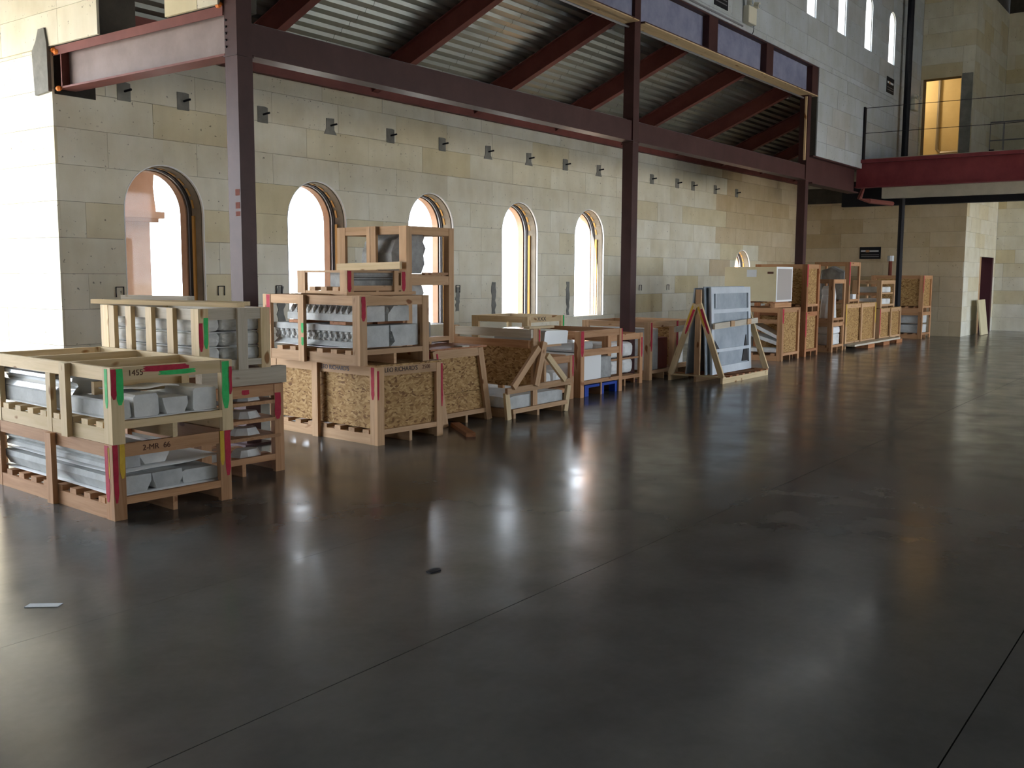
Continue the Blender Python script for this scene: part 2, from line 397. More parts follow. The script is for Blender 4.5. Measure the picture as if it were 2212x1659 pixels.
# clerestory wall over the column line
CLW = [Arch(26.08 - 1.885 * k, 0.27, 17 * CH, 8.15) for k in range(10)]
wall_cl = block_wall('wall_clerestory', 'y', 7.50, X1 + 0.2, X3, 5.98, 9.34, CLW, bz=(5.98, 11.0), bu=(X1 + 0.2, X3 + 0.35), thick=0.34, seed=8, base='icfwhite')
wall_cl2 = block_wall('wall_gallery', 'y', 7.50, 21.0, X3, 4.16, 5.98, [], thick=0.34, seed=9, base='icfwhite')
# far wall, its return and the end of the nave
door_up = Rect(6.47, 7.44, 4.40, 6.95)
wall_far = block_wall('wall_far', 'x', X3, Y3, YW, 0, 3.72, [], bz=(0, 4.16), bu=(Y3 + 0.35, YW + 0.4), thick=0.35, seed=10, tint=-9)
wall_far_up = block_wall('wall_far_upper', 'x', X3, Y3, 7.50, 4.40, 9.34, [door_up], bz=(4.16, 11), bu=(Y3 + 0.3, 7.84), thick=0.35, seed=11)
door_low = Rect(30.85, 32.75, 0.0, 2.20)
wall_ret = block_wall('wall_return', 'y', Y3, X3, X4, 0, 9.34, [door_low], bz=(0, 11), thick=0.35, bu=(X3 + 0.35, X4 + 0.4), seed=12)
wall_end = block_wall('wall_end', 'x', X4, -2.0, Y3, 0, 9.34, [], bz=(0, 11), thick=0.35, seed=13)

# outer shell that is not in view: nave right, back, transept end, roofs
ATTIC = 1
def shell(name, axis, p, th, u0, u1, z0, z1, holes):
    mb = MB(); us = sorted({u0, u1, *[h[0] for h in holes], *[h[1] for h in holes]}); zs = sorted({z0, z1, *[h[2] for h in holes], *[h[3] for h in holes]})
    for a, b in zip(us, us[1:]):
        for c, d in zip(zs, zs[1:]):
            if any(h[0] <= (a + b) / 2 <= h[1] and h[2] <= (c + d) / 2 <= h[3] for h in holes): continue
            if axis == 'y': mb.box((a, b), (p, p + th), (c, d))
            else: mb.box((p, p + th), (a, b), (c, d))
    return struct(mb.build(name, 'outer'))
RW = [(x - 0.55, x + 0.55, 0.8, 2.9) for x in (12.3, 14.8)] + [(17.5, 21.0, 0.0, 4.4), (22.7, 26.2, 0.0, 4.4), (28.0, 31.5, 0.0, 4.4)] + [(x - 0.30, x + 0.30, 6.9, 8.1) for x in [26.1 - 1.885 * k for k in range(11)]]
shell('wall_right', 'y', -9.4, 0.4, -14, X4 + 0.4, 0, 11, RW)
shell('wall_end_side', 'x', X4, 0.35, -9.0, -2.0, 0, 11, [])
shell('wall_attic', 'x', X3, 0.35, 7.84, YW + 0.4, 4.16, 8.0, [])
BK = [(-2.0, 0.0, 0.0, 2.4)]
shell('wall_back', 'x', -14.0, 0.4, -9.0, 13.4, 0, 11, BK)
TE = [(-6.5, -3.0, 0.0, 3.2), (-1.2, 5.6, 0.0, 4.25)]
shell('wall_transept', 'y', 13.4, 0.4, -14, X1 + 0.4, 0, 11, TE)
struct(MB().box((-14.2, X4 + 0.6), (-9.6, 7.9), (11.0, 11.3)).box((-14.2, X1 + 0.4), (7.9, 14.0), (11.0, 11.3)).build('ceiling_nave', 'concdark'))
struct(MB().box((30.2, 33.2), (6.5, 9.0), (-0.02, -0.01)).box((33.0, 33.2), (6.5, 9.0), (0, 4)).box((30.2, 33.0), (9.0, 9.2), (0, 4)).box((29.25, 30.2), (6.5, 9), (0, 4)).build('wall_lobby', 'brown'))
struct(MB().box((29.25, 31.3), (9.0, 9.2), (4.3, 8)).box((31.2, 31.4), (6.5, 9.0), (4.3, 8)).box((29.25, 31.3), (6.5, 9.2), (7.6, 7.8)).box((29.25, 31.3), (6.5, 9.2), (4.2, 4.3)).box((29.25, 31.3), (6.5, 6.52), (4.3, 7.8)).build('wall_stair', 'cream'))
struct(MB().box((-80, 120), (11.13, 120), (-0.4, -0.15)).box((-80, 120), (-120, -9.4), (-0.4, -0.15)).box((-80, -14.2), (-9.4, 11.13), (-0.4, -0.15)).build('ground', 'ground'))
for h in WIN: portal((h.c, YW + 0.42, (h.sill + h.crown) / 2), (0, -1, 0), 2 * h.hw, h.crown - h.sill)
for h in CLW: portal((h.c, 7.87, (h.sill + h.crown) / 2), (0, -1, 0), 2 * h.hw, h.crown - h.sill)
for h in RW: portal(((h[0] + h[1]) / 2, -9.42, (h[2] + h[3]) / 2), (0, 1, 0), h[1] - h[0], h[3] - h[2])
for h in TE: portal(((h[0] + h[1]) / 2, 13.82, (h[2] + h[3]) / 2), (0, -1, 0), h[1] - h[0], h[3] - h[2])
for h in BK: portal((-14.02, (h[0] + h[1]) / 2, (h[2] + h[3]) / 2), (1, 0, 0), h[1] - h[0], h[3] - h[2])

# windows: lining, wood spacers, black frame, stucco trim, pane
def arch_ring(h, y0, y1, rout, rin, seg=20):
    """closed arch band between offsets rin..rout (inwards positive) along depth y0..y1"""
    mb = MB(); L = []
    def pt(r):
        R = h.hw - r; P = [(-R, h.sill), (-R, h.spring)]
        P += [(-R * math.cos(math.pi * k / seg), h.spring + R * math.sin(math.pi * k / seg)) for k in range(1, seg)]
        return P + [(R, h.spring), (R, h.sill)]
    A, B = pt(rout), pt(rin); n = len(A)
    for i in range(n - 1):
        b = len(mb.v)
        for (x, z) in (A[i], A[i + 1], B[i + 1], B[i]):
            mb.v += [(x, y0, z), (x, y1, z)]
        mb.f += [(b, b + 2, b + 4, b + 6), (b + 1, b + 7, b + 5, b + 3), (b, b + 1, b + 3, b + 2), (b + 4, b + 5, b + 7, b + 6)]
        if i == 0: mb.f.append((b, b + 6, b + 7, b + 1))
        if i == n - 2: mb.f.append((b + 2, b + 3, b + 5, b + 4))
    return mb
for i, h in enumerate(WIN):
    w = struct(arch_ring(h, YW + 0.035, YW + 0.215, 0.0, 0.016).build('window_%d' % (i + 1), 'buck', None, (h.c, 0, 0)))
    arch_ring(h, YW + 0.215, YW + 0.30, 0.0, 0.03).build('frame', 'rubber', w)
    arch_ring(h, YW + 0.255, YW + 0.275, 0.03, 0.038).build('gasket', 'pipe', w)
    arch_ring(h, YW + 0.30, YW + 0.42, 0.0, 0.05).build('outer_trim', 'peach', w)
    arch_ring(h, YW - 0.003, YW + 0.03, -0.009, 0.004).build('foam_edge', 'foam', w)
    R = h.hw - 0.016
    for k in range(10):
        an = math.radians(14 + k * 17)
        bx = link('spacer', boxmesh((0.11, 0.03, 0.02), M['amber']), M['amber'], w, (R * math.cos(an), YW + 0.17, h.spring + R * math.sin(an)))
        bx.rotation_euler = (0, -(an + math.pi / 2), 0)
    for s in (-1, 1):
        box('jamb_strip', (s * (R - 0.012) - 0.012, s * (R - 0.012) + 0.012), (YW + 0.15, YW + 0.195), (h.sill + 0.02, h.spring - 0.02), 'amber', w)
    P = [(-h.hw + 0.03, h.sill), (h.hw - 0.03, h.sill)] + [((h.hw - 0.03) * math.cos(math.pi * k / 20), h.spring + (h.hw - 0.03) * math.sin(math.pi * k / 20)) for k in range(21)]
    MB().prism(P, lambda u, v, ww: (u, ww, v), YW + 0.262, YW + 0.268).build('pane', 'glass', w)
for i, h in enumerate(CLW[:5]):
    w = struct(arch_ring(h, 7.535, 7.80, 0.0, 0.014, 10).build('window_%d' % (i + 7), 'foam', None, (h.c, 0, 0)))
    arch_ring(h, 7.70, 7.76, 0.014, 0.034, 10).build('frame', 'white', w)
    P = [(-h.hw + 0.03, h.sill), (h.hw - 0.03, h.sill)] + [((h.hw - 0.03) * math.cos(math.pi * k / 12), h.spring + (h.hw - 0.03) * math.sin(math.pi * k / 12)) for k in range(13)]
    MB().prism(P, lambda u, v, ww: (u, ww, v), 7.726, 7.732).build('pane', 'glass', w)

# ------------------------------------------------------------------ steel
ORD = ('first', 'second', 'third', 'fourth', 'fifth', 'sixth', 'seventh', 'eighth', 'ninth', 'tenth', 'eleventh', 'twelfth', 'thirteenth', 'fourteenth', 'fifteenth', 'sixteenth')
for i, (x, lb) in enumerate(((X1, 'brown steel column nearest the camera, at the end of the cross beam'), (13.35, 'brown steel column in the middle of the row, behind low crates'), (20.67, 'brown steel column farthest from the camera, behind stacked tall crates'))):
    c = empty('steel_column', (x, YC, 0)); tag(c, lb, 'column', 'steel columns of the aisle')
    box('shaft', (0, 0.175), (0, 0.175), (0.02, 9.0 if i == 1 else (5.39 if i == 2 else 7.5)), 'col', c)
    box('base_plate', (-0.08, 0.255), (-0.08, 0.255), (0.0, 0.02), 'col', c)
    box('cap_plate', (-0.01, 0.185), (-0.01, 0.185), (3.63, 3.645), 'col', c)
    if i == 0:
        for k, z in enumerate((3.72, 3.78, 3.84, 3.90, 3.96)):
            MB().ball((-0.004, 0.15, z), (0.008, 0.012, 0.012)).build('bolt', 'black', c)
    if i == 0:
        for z0, z1 in ((2.36, 2.42), (2.24, 2.30), (2.17, 2.215)): box('paint_mark', (-0.0012, 0.0), (0.012, 0.075), (z0, z1), 'brown', c)
    if i == 2:
        box('furring_strip', (-0.035, 0.0), (0.02, 0.06), (4.05, 5.35), 'pale', c)
def ibeam_x(name, x0, x1, y, z0, z1, fwid, tf, tw, mat, label, webmat=None, stiff=(), smat=None):
    e = empty(name, (x0, y, z0)); tag(e, label, 'beam'); L = x1 - x0; H = z1 - z0
    box('bottom_flange', (0, L), (-fwid / 2, fwid / 2), (0, tf), mat, e); box('top_flange', (0, L), (-fwid / 2, fwid / 2), (H - tf, H), mat, e)
    box('web', (0, L), (-tw / 2, tw / 2), (tf, H - tf), webmat or mat, e)
    if webmat: box('pale_strip', (0, L), (-fwid / 2 - 0.01, fwid / 2 + 0.01), (-0.016, 0), 'pale', e)  # pale wood-toned strip below the bottom flange
    for s in stiff: box('stiffener', (s[0] - x0, s[1] - x0), (-fwid / 2, fwid / 2), (tf, H - tf), smat or mat, e)
    return e
def rect_tube(name, X, Y, Z, mat, label):
    e = empty(name, (X[0], Y[0], Z[0])); tag(e, label, 'beam')
    box('body', (0, X[1] - X[0]), (0.0, Y[1] - Y[0]), (0.012, Z[1] - Z[0]), mat, e); box('bottom_flange', (0, X[1] - X[0]), (-0.03, Y[1] - Y[0] + 0.03), (0, 0.012), mat, e)
    return e
rect_tube('tie_beam', (X1 + 0.18, 13.345), (YC + 0.02, YC + 0.16), (3.645, 3.95), 'col', 'long brown steel beam between the nearest and the middle column')
rect_tube('tie_beam', (13.53, 20.665), (YC + 0.02, YC + 0.16), (3.645, 3.95), 'col', 'long brown steel beam between the middle and the farthest column')
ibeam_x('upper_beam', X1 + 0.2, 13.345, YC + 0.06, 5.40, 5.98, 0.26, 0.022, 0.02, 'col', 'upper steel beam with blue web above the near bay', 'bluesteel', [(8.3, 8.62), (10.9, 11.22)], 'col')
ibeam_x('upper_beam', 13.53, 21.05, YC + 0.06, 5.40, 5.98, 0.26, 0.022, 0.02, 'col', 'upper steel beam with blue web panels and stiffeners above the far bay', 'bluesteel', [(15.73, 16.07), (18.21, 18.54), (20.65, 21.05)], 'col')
ibeam_x('gallery_beam', 20.85, 23.95, YC + 0.05, 3.58, 4.16, 0.26, 0.025, 0.03, 'col', 'dark deep beam running from the farthest column to the gallery')
# beam over the aisle opening, seen side on
e = empty('cross_beam', (X1, 7.77, 3.645)); tag(e, 'steel beam with its web coloured paler as if lit, spanning from the nearest column to the wall corner', 'beam')
box('web', (0.09, 0.11), (0, 2.80), (0.02, 0.43), 'beamweb', e); box('bottom_flange', (0, 0.21), (0, 2.90), (0, 0.02), 'beam', e); box('top_flange', (0, 0.21), (0, 2.96), (0.43, 0.45), 'beam', e)
box('end_plate', (0, 0.21), (2.80, 2.82), (0.02, 0.43), 'beam', e)
box('lower_lip', (-0.012, 0.0), (0, 2.96), (0.36, 0.45), 'beam', e)
for y, z in ((2.94, 0.42), (2.88, 0.39), (2.86, 0.0), (0.05, 0.46)):
    MB().ball((-0.01, y, z), (0.03, 0.05, 0.03)).build('sealant_blob', 'orange', e)
# flat dark sheet painting the pocket's shade at the beam's end and the raw concrete beside it
p = MB().box((X1 - 0.002, X1 + 0.48), (YW - 0.012, YW + 0.0), (3.60, 4.10)).build('pocket_shade', 'concdark'); tag(p, 'flat dark sheet painting the shaded pocket at the left end of the cross beam', 'painted shade')
p = MB().prism([(10.735, 3.62), (11.02, 3.60), (11.05, 4.08), (10.96, 4.18), (10.90, 4.30), (10.78, 4.30), (10.735, 4.12)], lambda u, v, w: (w, u, v), X1 - 0.07, X1 - 0.028).build('concrete_patch', 'conc'); tag(p, 'raw grey concrete patch on the corner beside the cross beam', 'concrete')
# gallery
e = empty('gallery_edge_beam', (24.0, 7.62, 3.71)); tag(e, 'crimson steel beam along the edge of the gallery', 'beam')
L = 17.0
box('web', (0.10, 0.13), (-L, 0), (0.03, 0.62), 'balc', e); box('bottom_flange', (0, 0.24), (-L, 0), (0, 0.03), 'balc', e); box('top_flange', (0, 0.24), (-L, 0), (0.57, 0.65), 'balc', e)
struct(MB().box((24.24, X3), (-9.0, 7.5), (4.16, 4.40)).box((X3, X4), (-9.0, Y3), (4.16, 4.40)).build('ceiling_gallery', 'outer'))
for k, (x, lb) in enumerate(((25.6, 'beam under the gallery coloured pale like a lit soffit, nearest to its edge'), (27.3, 'dark beam under the gallery, close to the far wall'))):
    b_ = box('soffit_beam', (x, x + 0.22), (-9.0, 9.0 if k else 7.45), (3.56 if k == 0 else 3.50, 4.16), 'outer' if k == 0 else 'black'); tag(b_, lb, 'beam')  # pale and black colours paint the lit near band and dark far band
e = empty('conduit_run', (26.6, 0, 3.95)); tag(e, 'bundle of dark conduits crossing under the gallery', 'conduit')
for k in range(3): MB().tube([(0.1 * k, -8, 0.03 * k), (0.1 * k, 6.0, 0.03 * k), (-0.5 + 0.1 * k, 7.4, -0.12)], 0.03).build('conduit', 'black', e)
e = empty('soffit_pipe', (24.6, 0, 3.45)); tag(e, 'red brown pipe elbow hanging below the dark gallery beam', 'pipe')
MB().tube([(0.0, 7.48, 0.70), (0.0, 7.68, 0.05), (0.15, 7.5, 0.0), (1.4, 7.3, 0.0)], 0.06).build('run', 'beam', e)
# roof of the aisle: joists, ledgers, corrugated deck
SL = 0.419
def zj(y): return 4.285 + SL * (YW - y)
jx = [6.45 + 0.0, 8.53, 10.97, 13.41, 15.85, 18.29, 20.73, 23.17, 25.61, 28.05]
for k, x in enumerate(jx):
    e = empty('roof_joist', (x, YW, 4.285)); tag(e, 'sloping red steel roof joist over the aisle, %s from the cross beam' % ORD[k], 'beam', 'aisle roof joists')
    ln = 2.74; an = math.atan(SL)
    def slab(name, w, za, zb, mat):
        P = [(-0.0, za), (-ln, za + SL * ln), (-ln, zb + SL * ln), (-0.0, zb)]
        return MB().prism(P, lambda u, v, ww: (ww, u, v), -w / 2, w / 2).build(name, mat, e)
    slab('web', 0.012, 0.014, 0.306, 'beam'); slab('bottom_flange', 0.13, 0.0, 0.014, 'beam'); slab('top_flange', 0.13, 0.306, 0.32, 'beam')
    if 1 <= k <= 6: box('clip', (0.07, 0.15), (-2.66, -2.60), (SL * 2.64 - 0.02, SL * 2.64 + 0.04), 'pipe', e)
lg = box('wall_ledger', (X1 + 0.3, X3), (YW - 0.09, YW - 0.005), (4.27, 4.62), 'beam'); tag(lg, 'dark red steel ledger along the top of the aisle wall', 'ledger')
lg = box('ridge_ledger', (X1 + 0.3, X3), (7.88, 7.98), (5.46, 5.84), 'beam'); tag(lg, 'dark ledger behind the upper beam carrying the joist tops', 'ledger')
cl = struct(MB().box((X1 + 0.3, X3), (7.84, 7.88), (5.44, 6.0)).build('ceiling_aisle', 'black'))
pit, dep = 0.1524, 0.04; xs = [X1 + 0.2] + [(a + b) / 2 for a, b in zip(jx[1:], jx[2:])] + [X3]
for a, b in zip(xs, xs[1:]):
    mb = MB(); pr = []; y = 11.35
    while y > 7.8:
        for dy, dz in ((0.0, 0.0), (0.055, 0.0), (0.075, dep), (0.130, dep)): pr.append((y - dy, zj(y - dy) + 0.325 + dz))
        y -= pit
    for (yy, zz) in pr: mb.v += [(a + 0.003, yy, zz), (b - 0.003, yy, zz)]
    mb.f = [(2 * i, 2 * i + 1, 2 * i + 3, 2 * i + 2) for i in range(len(pr) - 1)]
    mb.build('deck_panel', 'deck', cl)
MB().prism([(11.4, zj(11.4) + 0.40), (7.8, zj(7.8) + 0.40), (7.8, zj(7.8) + 0.46), (11.4, zj(11.4) + 0.46)], lambda u, v, w: (w, u, v), X1 + 0.2, X3).build('roof_sheathing', 'concdark', cl)
for k, (y, z) in enumerate(((7.70, 5.33), (YC + 0.12, 3.967), (7.483, 6.03))):
    t_ = MB().tube([(X1 + 0.3, y, z), ((21.0, 20.6, 17.0)[k], y, z)], 0.017, 6)
    o = t_.build('conduit', 'pipe', None); tag(o, ('thin conduit under the upper beam', 'thin conduit along the top of the long tie beam', 'thin conduit along the foot of the clerestory wall')[k], 'conduit')

# ------------------------------------------------------------------ things on the walls
plx = [6.873, 7.68, 8.918, 10.137, 11.385, 12.61, 13.833, 15.05, 16.268, 17.496, 18.6, 19.744, 20.968, 21.781, 23.01, 24.29]
for k, x in enumerate(plx):
    e = empty('anchor_plate', (x, YW, 3.755)); tag(e, 'grey mortar patch with a bolt high on the aisle wall, %s from the corner' % ORD[k], 'anchor', 'row of anchors on the aisle wall')
    pts = [(-0.085, -0.115), (0.085, -0.115), (0.085, 0.09), (0.03, 0.10), (-0.085, 0.095)] if k not in (3, 6, 7, 9) else [(-0.12, -0.13), (0.12, -0.13), (0.075, -0.06), (0.075, 0.10), (-0.075, 0.09), (-0.075, -0.05)]
    MB().prism(pts, lambda u, v, w: (u, w, v), -0.008, 0.0).build('patch', 'conc', e)
    MB().tube([(0.01, -0.005, -0.005), (0.03, -0.11, 0.01)], 0.014, 6).build('bolt', 'black', e)
def u_loop(px, pz, k, w=0.10, h=0.12):
    o = MB().tube([(-w / 2, -0.01, -h), (-w / 2, -0.012, 0.0), (w / 2, -0.012, 0.0), (w / 2, -0.01, -h)], 0.008, 5).build('wire_loop', 'black', None, (px, YW, pz))
    tag(o, 'bent wire loop low on the aisle wall, %s from the corner' % ORD[k], 'wire loop', 'wire loops on the aisle wall')
for k, (x, z) in enumerate(((6.72, 1.47), (8.17, 1.47), (9.13, 1.47), (10.63, 1.47), (13.0, 1.45), (19.3, 1.42), (20.6, 1.42))): u_loop(x, z, k)
def smear(x, z0, z1, w, k):
    P = []
    n = 9
    for i in range(n): P.append((-w * (0.3 + 0.5 * random.random()), z0 + (z1 - z0) * i / (n - 1)))
    for i in range(n - 1, -1, -1): P.append((w * (0.3 + 0.5 * random.random()), z0 + (z1 - z0) * i / (n - 1)))
    o = MB().prism(P, lambda u, v, ww: (u, ww, v), -0.006, 0.0).build('mortar_smear', 'conc', None, (x, YW, 0)); tag(o, 'grey mortar smear low on the aisle wall, %s from the corner' % ORD[k], 'mortar', 'mortar smears on the aisle wall')
for k, a in enumerate(((9.16, 0.95, 1.46, 0.12), (13.0, 1.02, 1.42, 0.09), (14.0, 0.85, 1.50, 0.10), (16.4, 0.85, 1.50, 0.09))): smear(*a, k)
def plaque(face, y0, y1, z0, z1, label, plane):
    e = empty('site_sign', ((plane - 0.0, (y0 + y1) / 2, (z0 + z1) / 2) if face == 'x0' else ((y0 + y1) / 2, plane, (z0 + z1) / 2))); tag(e, label, 'sign')
    w, h = y1 - y0, z1 - z0
    def pl(name, u0, u1, v0, v1, d, mat):
        if face == 'x0': box(name, (-d, 0.0), (-u1, -u0), (v0, v1), mat, e)
        else: box(name, (u0, u1), (-d, 0.0), (v0, v1), mat, e)
    pl('board', -w / 2, w / 2, -h / 2, h / 2, 0.012, 'black')
    pl('white_line', -w * 0.44, -w * 0.22, h * 0.10, h * 0.22, 0.014, 'paper'); pl('red_block', -w * 0.21, -w * 0.04, h * 0.06, h * 0.24, 0.014, 'red'); pl('white_line', -w * 0.03, w * 0.40, h * 0.09, h * 0.21, 0.014, 'paper')
    pl('grey_line', -w * 0.42, w * 0.42, -h * 0.17, -h * 0.13, 0.013, 'pipe'); pl('grey_line', -w * 0.42, w * 0.42, -h * 0.33, -h * 0.28, 0.013, 'pipe')
plaque('x0', 8.36, 8.95, 2.12, 2.46, 'black sign with a white and red line on the far wall above the crates', X3)
plaque('y0', 15.84, 16.38, 6.16, 6.56, 'black sign with a red mark high on the clerestory wall by the lamp unit', 7.50)
plaque('y0', 25.76, 26.37, 6.18, 6.56, 'small black sign under the farthest narrow clerestory window', 7.50)
def emergency(x, z, label):
    e = empty('emergency_light', (x, 7.50, z)); tag(e, label, 'emergency light')
    link('housing', rounded((0.36, 0.12, 0.30), 0.02), M['white'], e, (0, -0.06, 0))
    for s in (-1, 1):
        MB().tube([(s * 0.12, -0.06, 0.15), (s * 0.13, -0.09, 0.20)], 0.015).build('arm', 'white', e)
        l = MB().tube([(s * 0.14, -0.08, 0.21), (s * 0.15, -0.17, 0.19)], 0.055, 12).build('lamp_head', 'white', e)
        MB().ball((s * 0.15, -0.17, 0.19), (0.045, 0.012, 0.045)).build('lens', 'galv', l)
    return e
e = emergency(17.2, 6.24, 'beige twin headed emergency light on the clerestory wall with a hanging cable')
MB().tube([(0.2, -0.02, 0.0), (0.26, -0.03, -0.1), (0.25, -0.03, -0.22), (0.2, -0.03, -0.27)], 0.008, 5).build('cable', 'black', e)
emergency(28.15, 6.18, 'small emergency light on the gallery wall beside the doorway')

# gallery rail, post, doorway
pole = MB().tube([(26.9, 7.3, 0.0), (26.9, 7.3, 4.155)], 0.075, 10).build('standpipe', 'black'); tag(pole, 'black vertical pipe below the gallery in front of the far wall', 'pipe')
pole = MB().tube([(26.9, 7.3, 4.41), (26.9, 7.3, 7.6), (26.9, 7.3, 10.9)], 0.085, 10).build('standpipe', 'black'); tag(pole, 'tall black vertical pipe rising from the gallery floor', 'pipe')
e = empty('gallery_railing', (24.12, 7.55, 4.36)); tag(e, 'black post railing with two thin cables along the gallery edge', 'railing')
box('post', (-0.06, 0.06), (-0.09, 0.09), (0, 1.22), 'black', e); box('post', (-0.04, 0.04), (-6.05, -5.95), (0, 1.22), 'black', e)
for z in (1.20, 0.62): MB().tube([(0, -6.0, z), (0, -3.0, z - 0.02), (0, 0, z)], 0.007, 5).build('cable', 'black', e)
e = empty('stair_railing', (31.0, 6.1, 4.40)); tag(e, 'thin grey pipe railing far back on the gallery', 'railing')
MB().tube([(0, 0, 0), (0, 0, 1.55), (0, -4.0, 1.55)], 0.025, 6).build('top_rail', 'pipe', e); MB().tube([(0, 0, 1.05), (0, -4.0, 1.05)], 0.02, 6).build('mid_rail', 'pipe', e)
for y in (-0.35, -1.0, -1.7, -2.4): MB().tube([(0, y, 0), (0, y, 1.55)], 0.02, 6).build('baluster', 'pipe', e)
box('post', (-0.06, 0.06), (-0.12, 0.0), (0, 0.8), 'black', e)
d = struct(box('trim_1', (X3 - 0.06, X3 - 0.002), (6.18, 6.44), (4.40, 7.0), 'conc'))
pipe = MB().tube([(29.8, 8.9, 7.6), (29.8, 8.9, 5.25), (29.82, 8.85, 5.2), (29.82, 7.2, 5.18)], 0.035, 6)
o = MB().tube([(31.15, 7.55, 7.6), (31.15, 7.55, 5.32), (31.15, 7.45, 5.22), (31.15, 6.55, 5.22)], 0.045, 6).build('bent_conduit', 'pipe'); tag(o, 'bent grey conduit on the lit wall inside the gallery doorway', 'conduit')
o = box('cardboard_box', (29.4, 29.8), (7.15, 7.5), (4.40, 4.95), 'amber'); 
bpy.data.objects.remove(o)
e = empty('cardboard_box', (29.45, 7.1, 4.30)); tag(e, 'tan cardboard box on the floor inside the gallery doorway', 'box')
box('body', (0, 0.4), (0, 0.4), (0, 0.55), 'pink', e); box('flap', (-0.02, 0.0), (0, 0.4), (0.38, 0.58), 'pale', e)
lamp = bpy.data.lights.new('doorway_lamp', 'POINT'); lamp.energy = 11; lamp.color = (1.0, 0.74, 0.44); lamp.shadow_soft_size = 0.15
lo = bpy.data.objects.new('doorway_lamp', lamp); COL.objects.link(lo); lo.location = (30.2, 8.4, 7.2)
e = empty('work_lamp', (30.2, 8.4, 7.3)); tag(e, 'bare bulb work lamp inside the gallery doorway', 'lamp')
MB().tube([(0, 0, 0.06), (0, 0, 0.3)], 0.03).build('socket', 'black', e)
o = MB().prism([(0, 0), (0.9, 0), (0.9, 0.04), (0, 0.04)], lambda u, v, w: (u, v - 0.10 * w, w), 0, 0.98).build('leaning_board', 'cream', None, (29.95, Y3 - 0.20, 0.01), (math.radians(-0.0), 0, 0)); 
o.rotation_euler = (0, 0, 0)
for v in o.data.vertices: v.co.y = v.co.y + 0.23 * v.co.z - 0.12
tag(o, 'tan sheet of board leaning on the white wall by the dark doorway', 'board')
d = struct(box('door_1', (32.55, 32.74), (Y3 + 0.0, Y3 + 0.34), (0.0, 2.2), 'rednight'))
struct(box('trim_2', (30.86, 31.1), (Y3 + 0.01, Y3 + 0.1), (0.0, 2.19), 'pink'))
e = empty('capped_post', (28.6, 8.0, 0)); tag(e, 'dark red post with a pale grey cap standing behind the far crates', 'post')
MB().tube([(0, 0, 0), (0, 0, 2.05)], 0.05).build('post', 'brown', e); MB().tube([(0, 0, 2.05), (0, 0, 2.12), (0, 0, 2.2)], 0.09).build('cap', 'galvlight', e)

# outside: arcade pier seen through the nearest window
e = empty('arcade_pier', (8.45, 13.6, -0.15)); tag(e, 'peach stucco arcade pier outside the nearest window', 'pier')
box('shaft', (0.0, 0.62), (0, 0.62), (0, 2.58), 'peach', e); box('capital', (-0.10, 0.82), (-0.1, 0.72), (2.62, 2.72), 'peach', e); box('necking', (-0.06, 0.74), (-0.06, 0.68), (2.56, 2.63), 'peach', e)
MB().prism([(-1.2, 2.72), (0.74, 2.72), (0.70, 3.1), (0.74, 3.5), (0.95, 3.9), (1.5, 4.3), (-1.2, 4.3)], lambda u, v, w: (u, w, v), 0.0, 0.6).build('spandrel', 'peach', e)
box('porch_roof', (-2.0, 1.6), (-2.45, 1.2), (4.3, 4.5), 'peach', e)
box('parapet', (-2.0, 1.6), (0.6, 1.2), (3.4, 4.3), 'peach', e); box('porch_wall', (-2.0, -0.9), (0.0, 0.6), (0.0, 4.3), 'peach', e); box('porch_floor', (-2.0, 1.2), (-2.3, 1.2), (0.0, 0.06), 'peach', e)

# ------------------------------------------------------------------ crates
T, WD = 0.038, 0.089
def ragged(a, b, c, d):
    P = []; n = 7
    for i in range(n): P.append((a + random.uniform(-0.04, 0.08) * (b - a), c + (d - c) * i / (n - 1)))
    for i in range(n - 1, -1, -1): P.append((b - random.uniform(-0.04, 0.08) * (b - a), c + (d - c) * i / (n - 1)))
    mid = (a + b) / 2
    P[0] = (mid - 0.2 * (b - a), c); P[-1] = (mid + 0.2 * (b - a), c); return P
def mark(part, face, u0, u1, z0, z1, col):
    """Paint on the outer face of a board; u along the face, in the crate's own frame."""
    L = part.location; lo = [min(v[i] for v in part.bound_box) for i in range(3)]; hi = [max(v[i] for v in part.bound_box) for i in range(3)]
    k = 0 if face == 'y0' else 1; ex = 0.22 * min(u1 - u0, 0.06)
    u0, u1 = max(u0 - ex, L[k] + lo[k] + 0.002), min(u1 + ex, L[k] + hi[k] - 0.002)
    if face == 'y0':
        d = lo[1]; MB().prism([(u - L.x, z - L.z) for u, z in ragged(u0, u1, z0, z1)], lambda u, v, w: (u, w, v), d - 0.0015, d + 0.0005).build('paint_mark', col, part)
    else:
        d = lo[0]; MB().prism([(u - L.y, z - L.z) for u, z in ragged(u0, u1, z0, z1)], lambda u, v, w: (w, u, v), d - 0.0015, d + 0.0005).build('paint_mark', col, part)
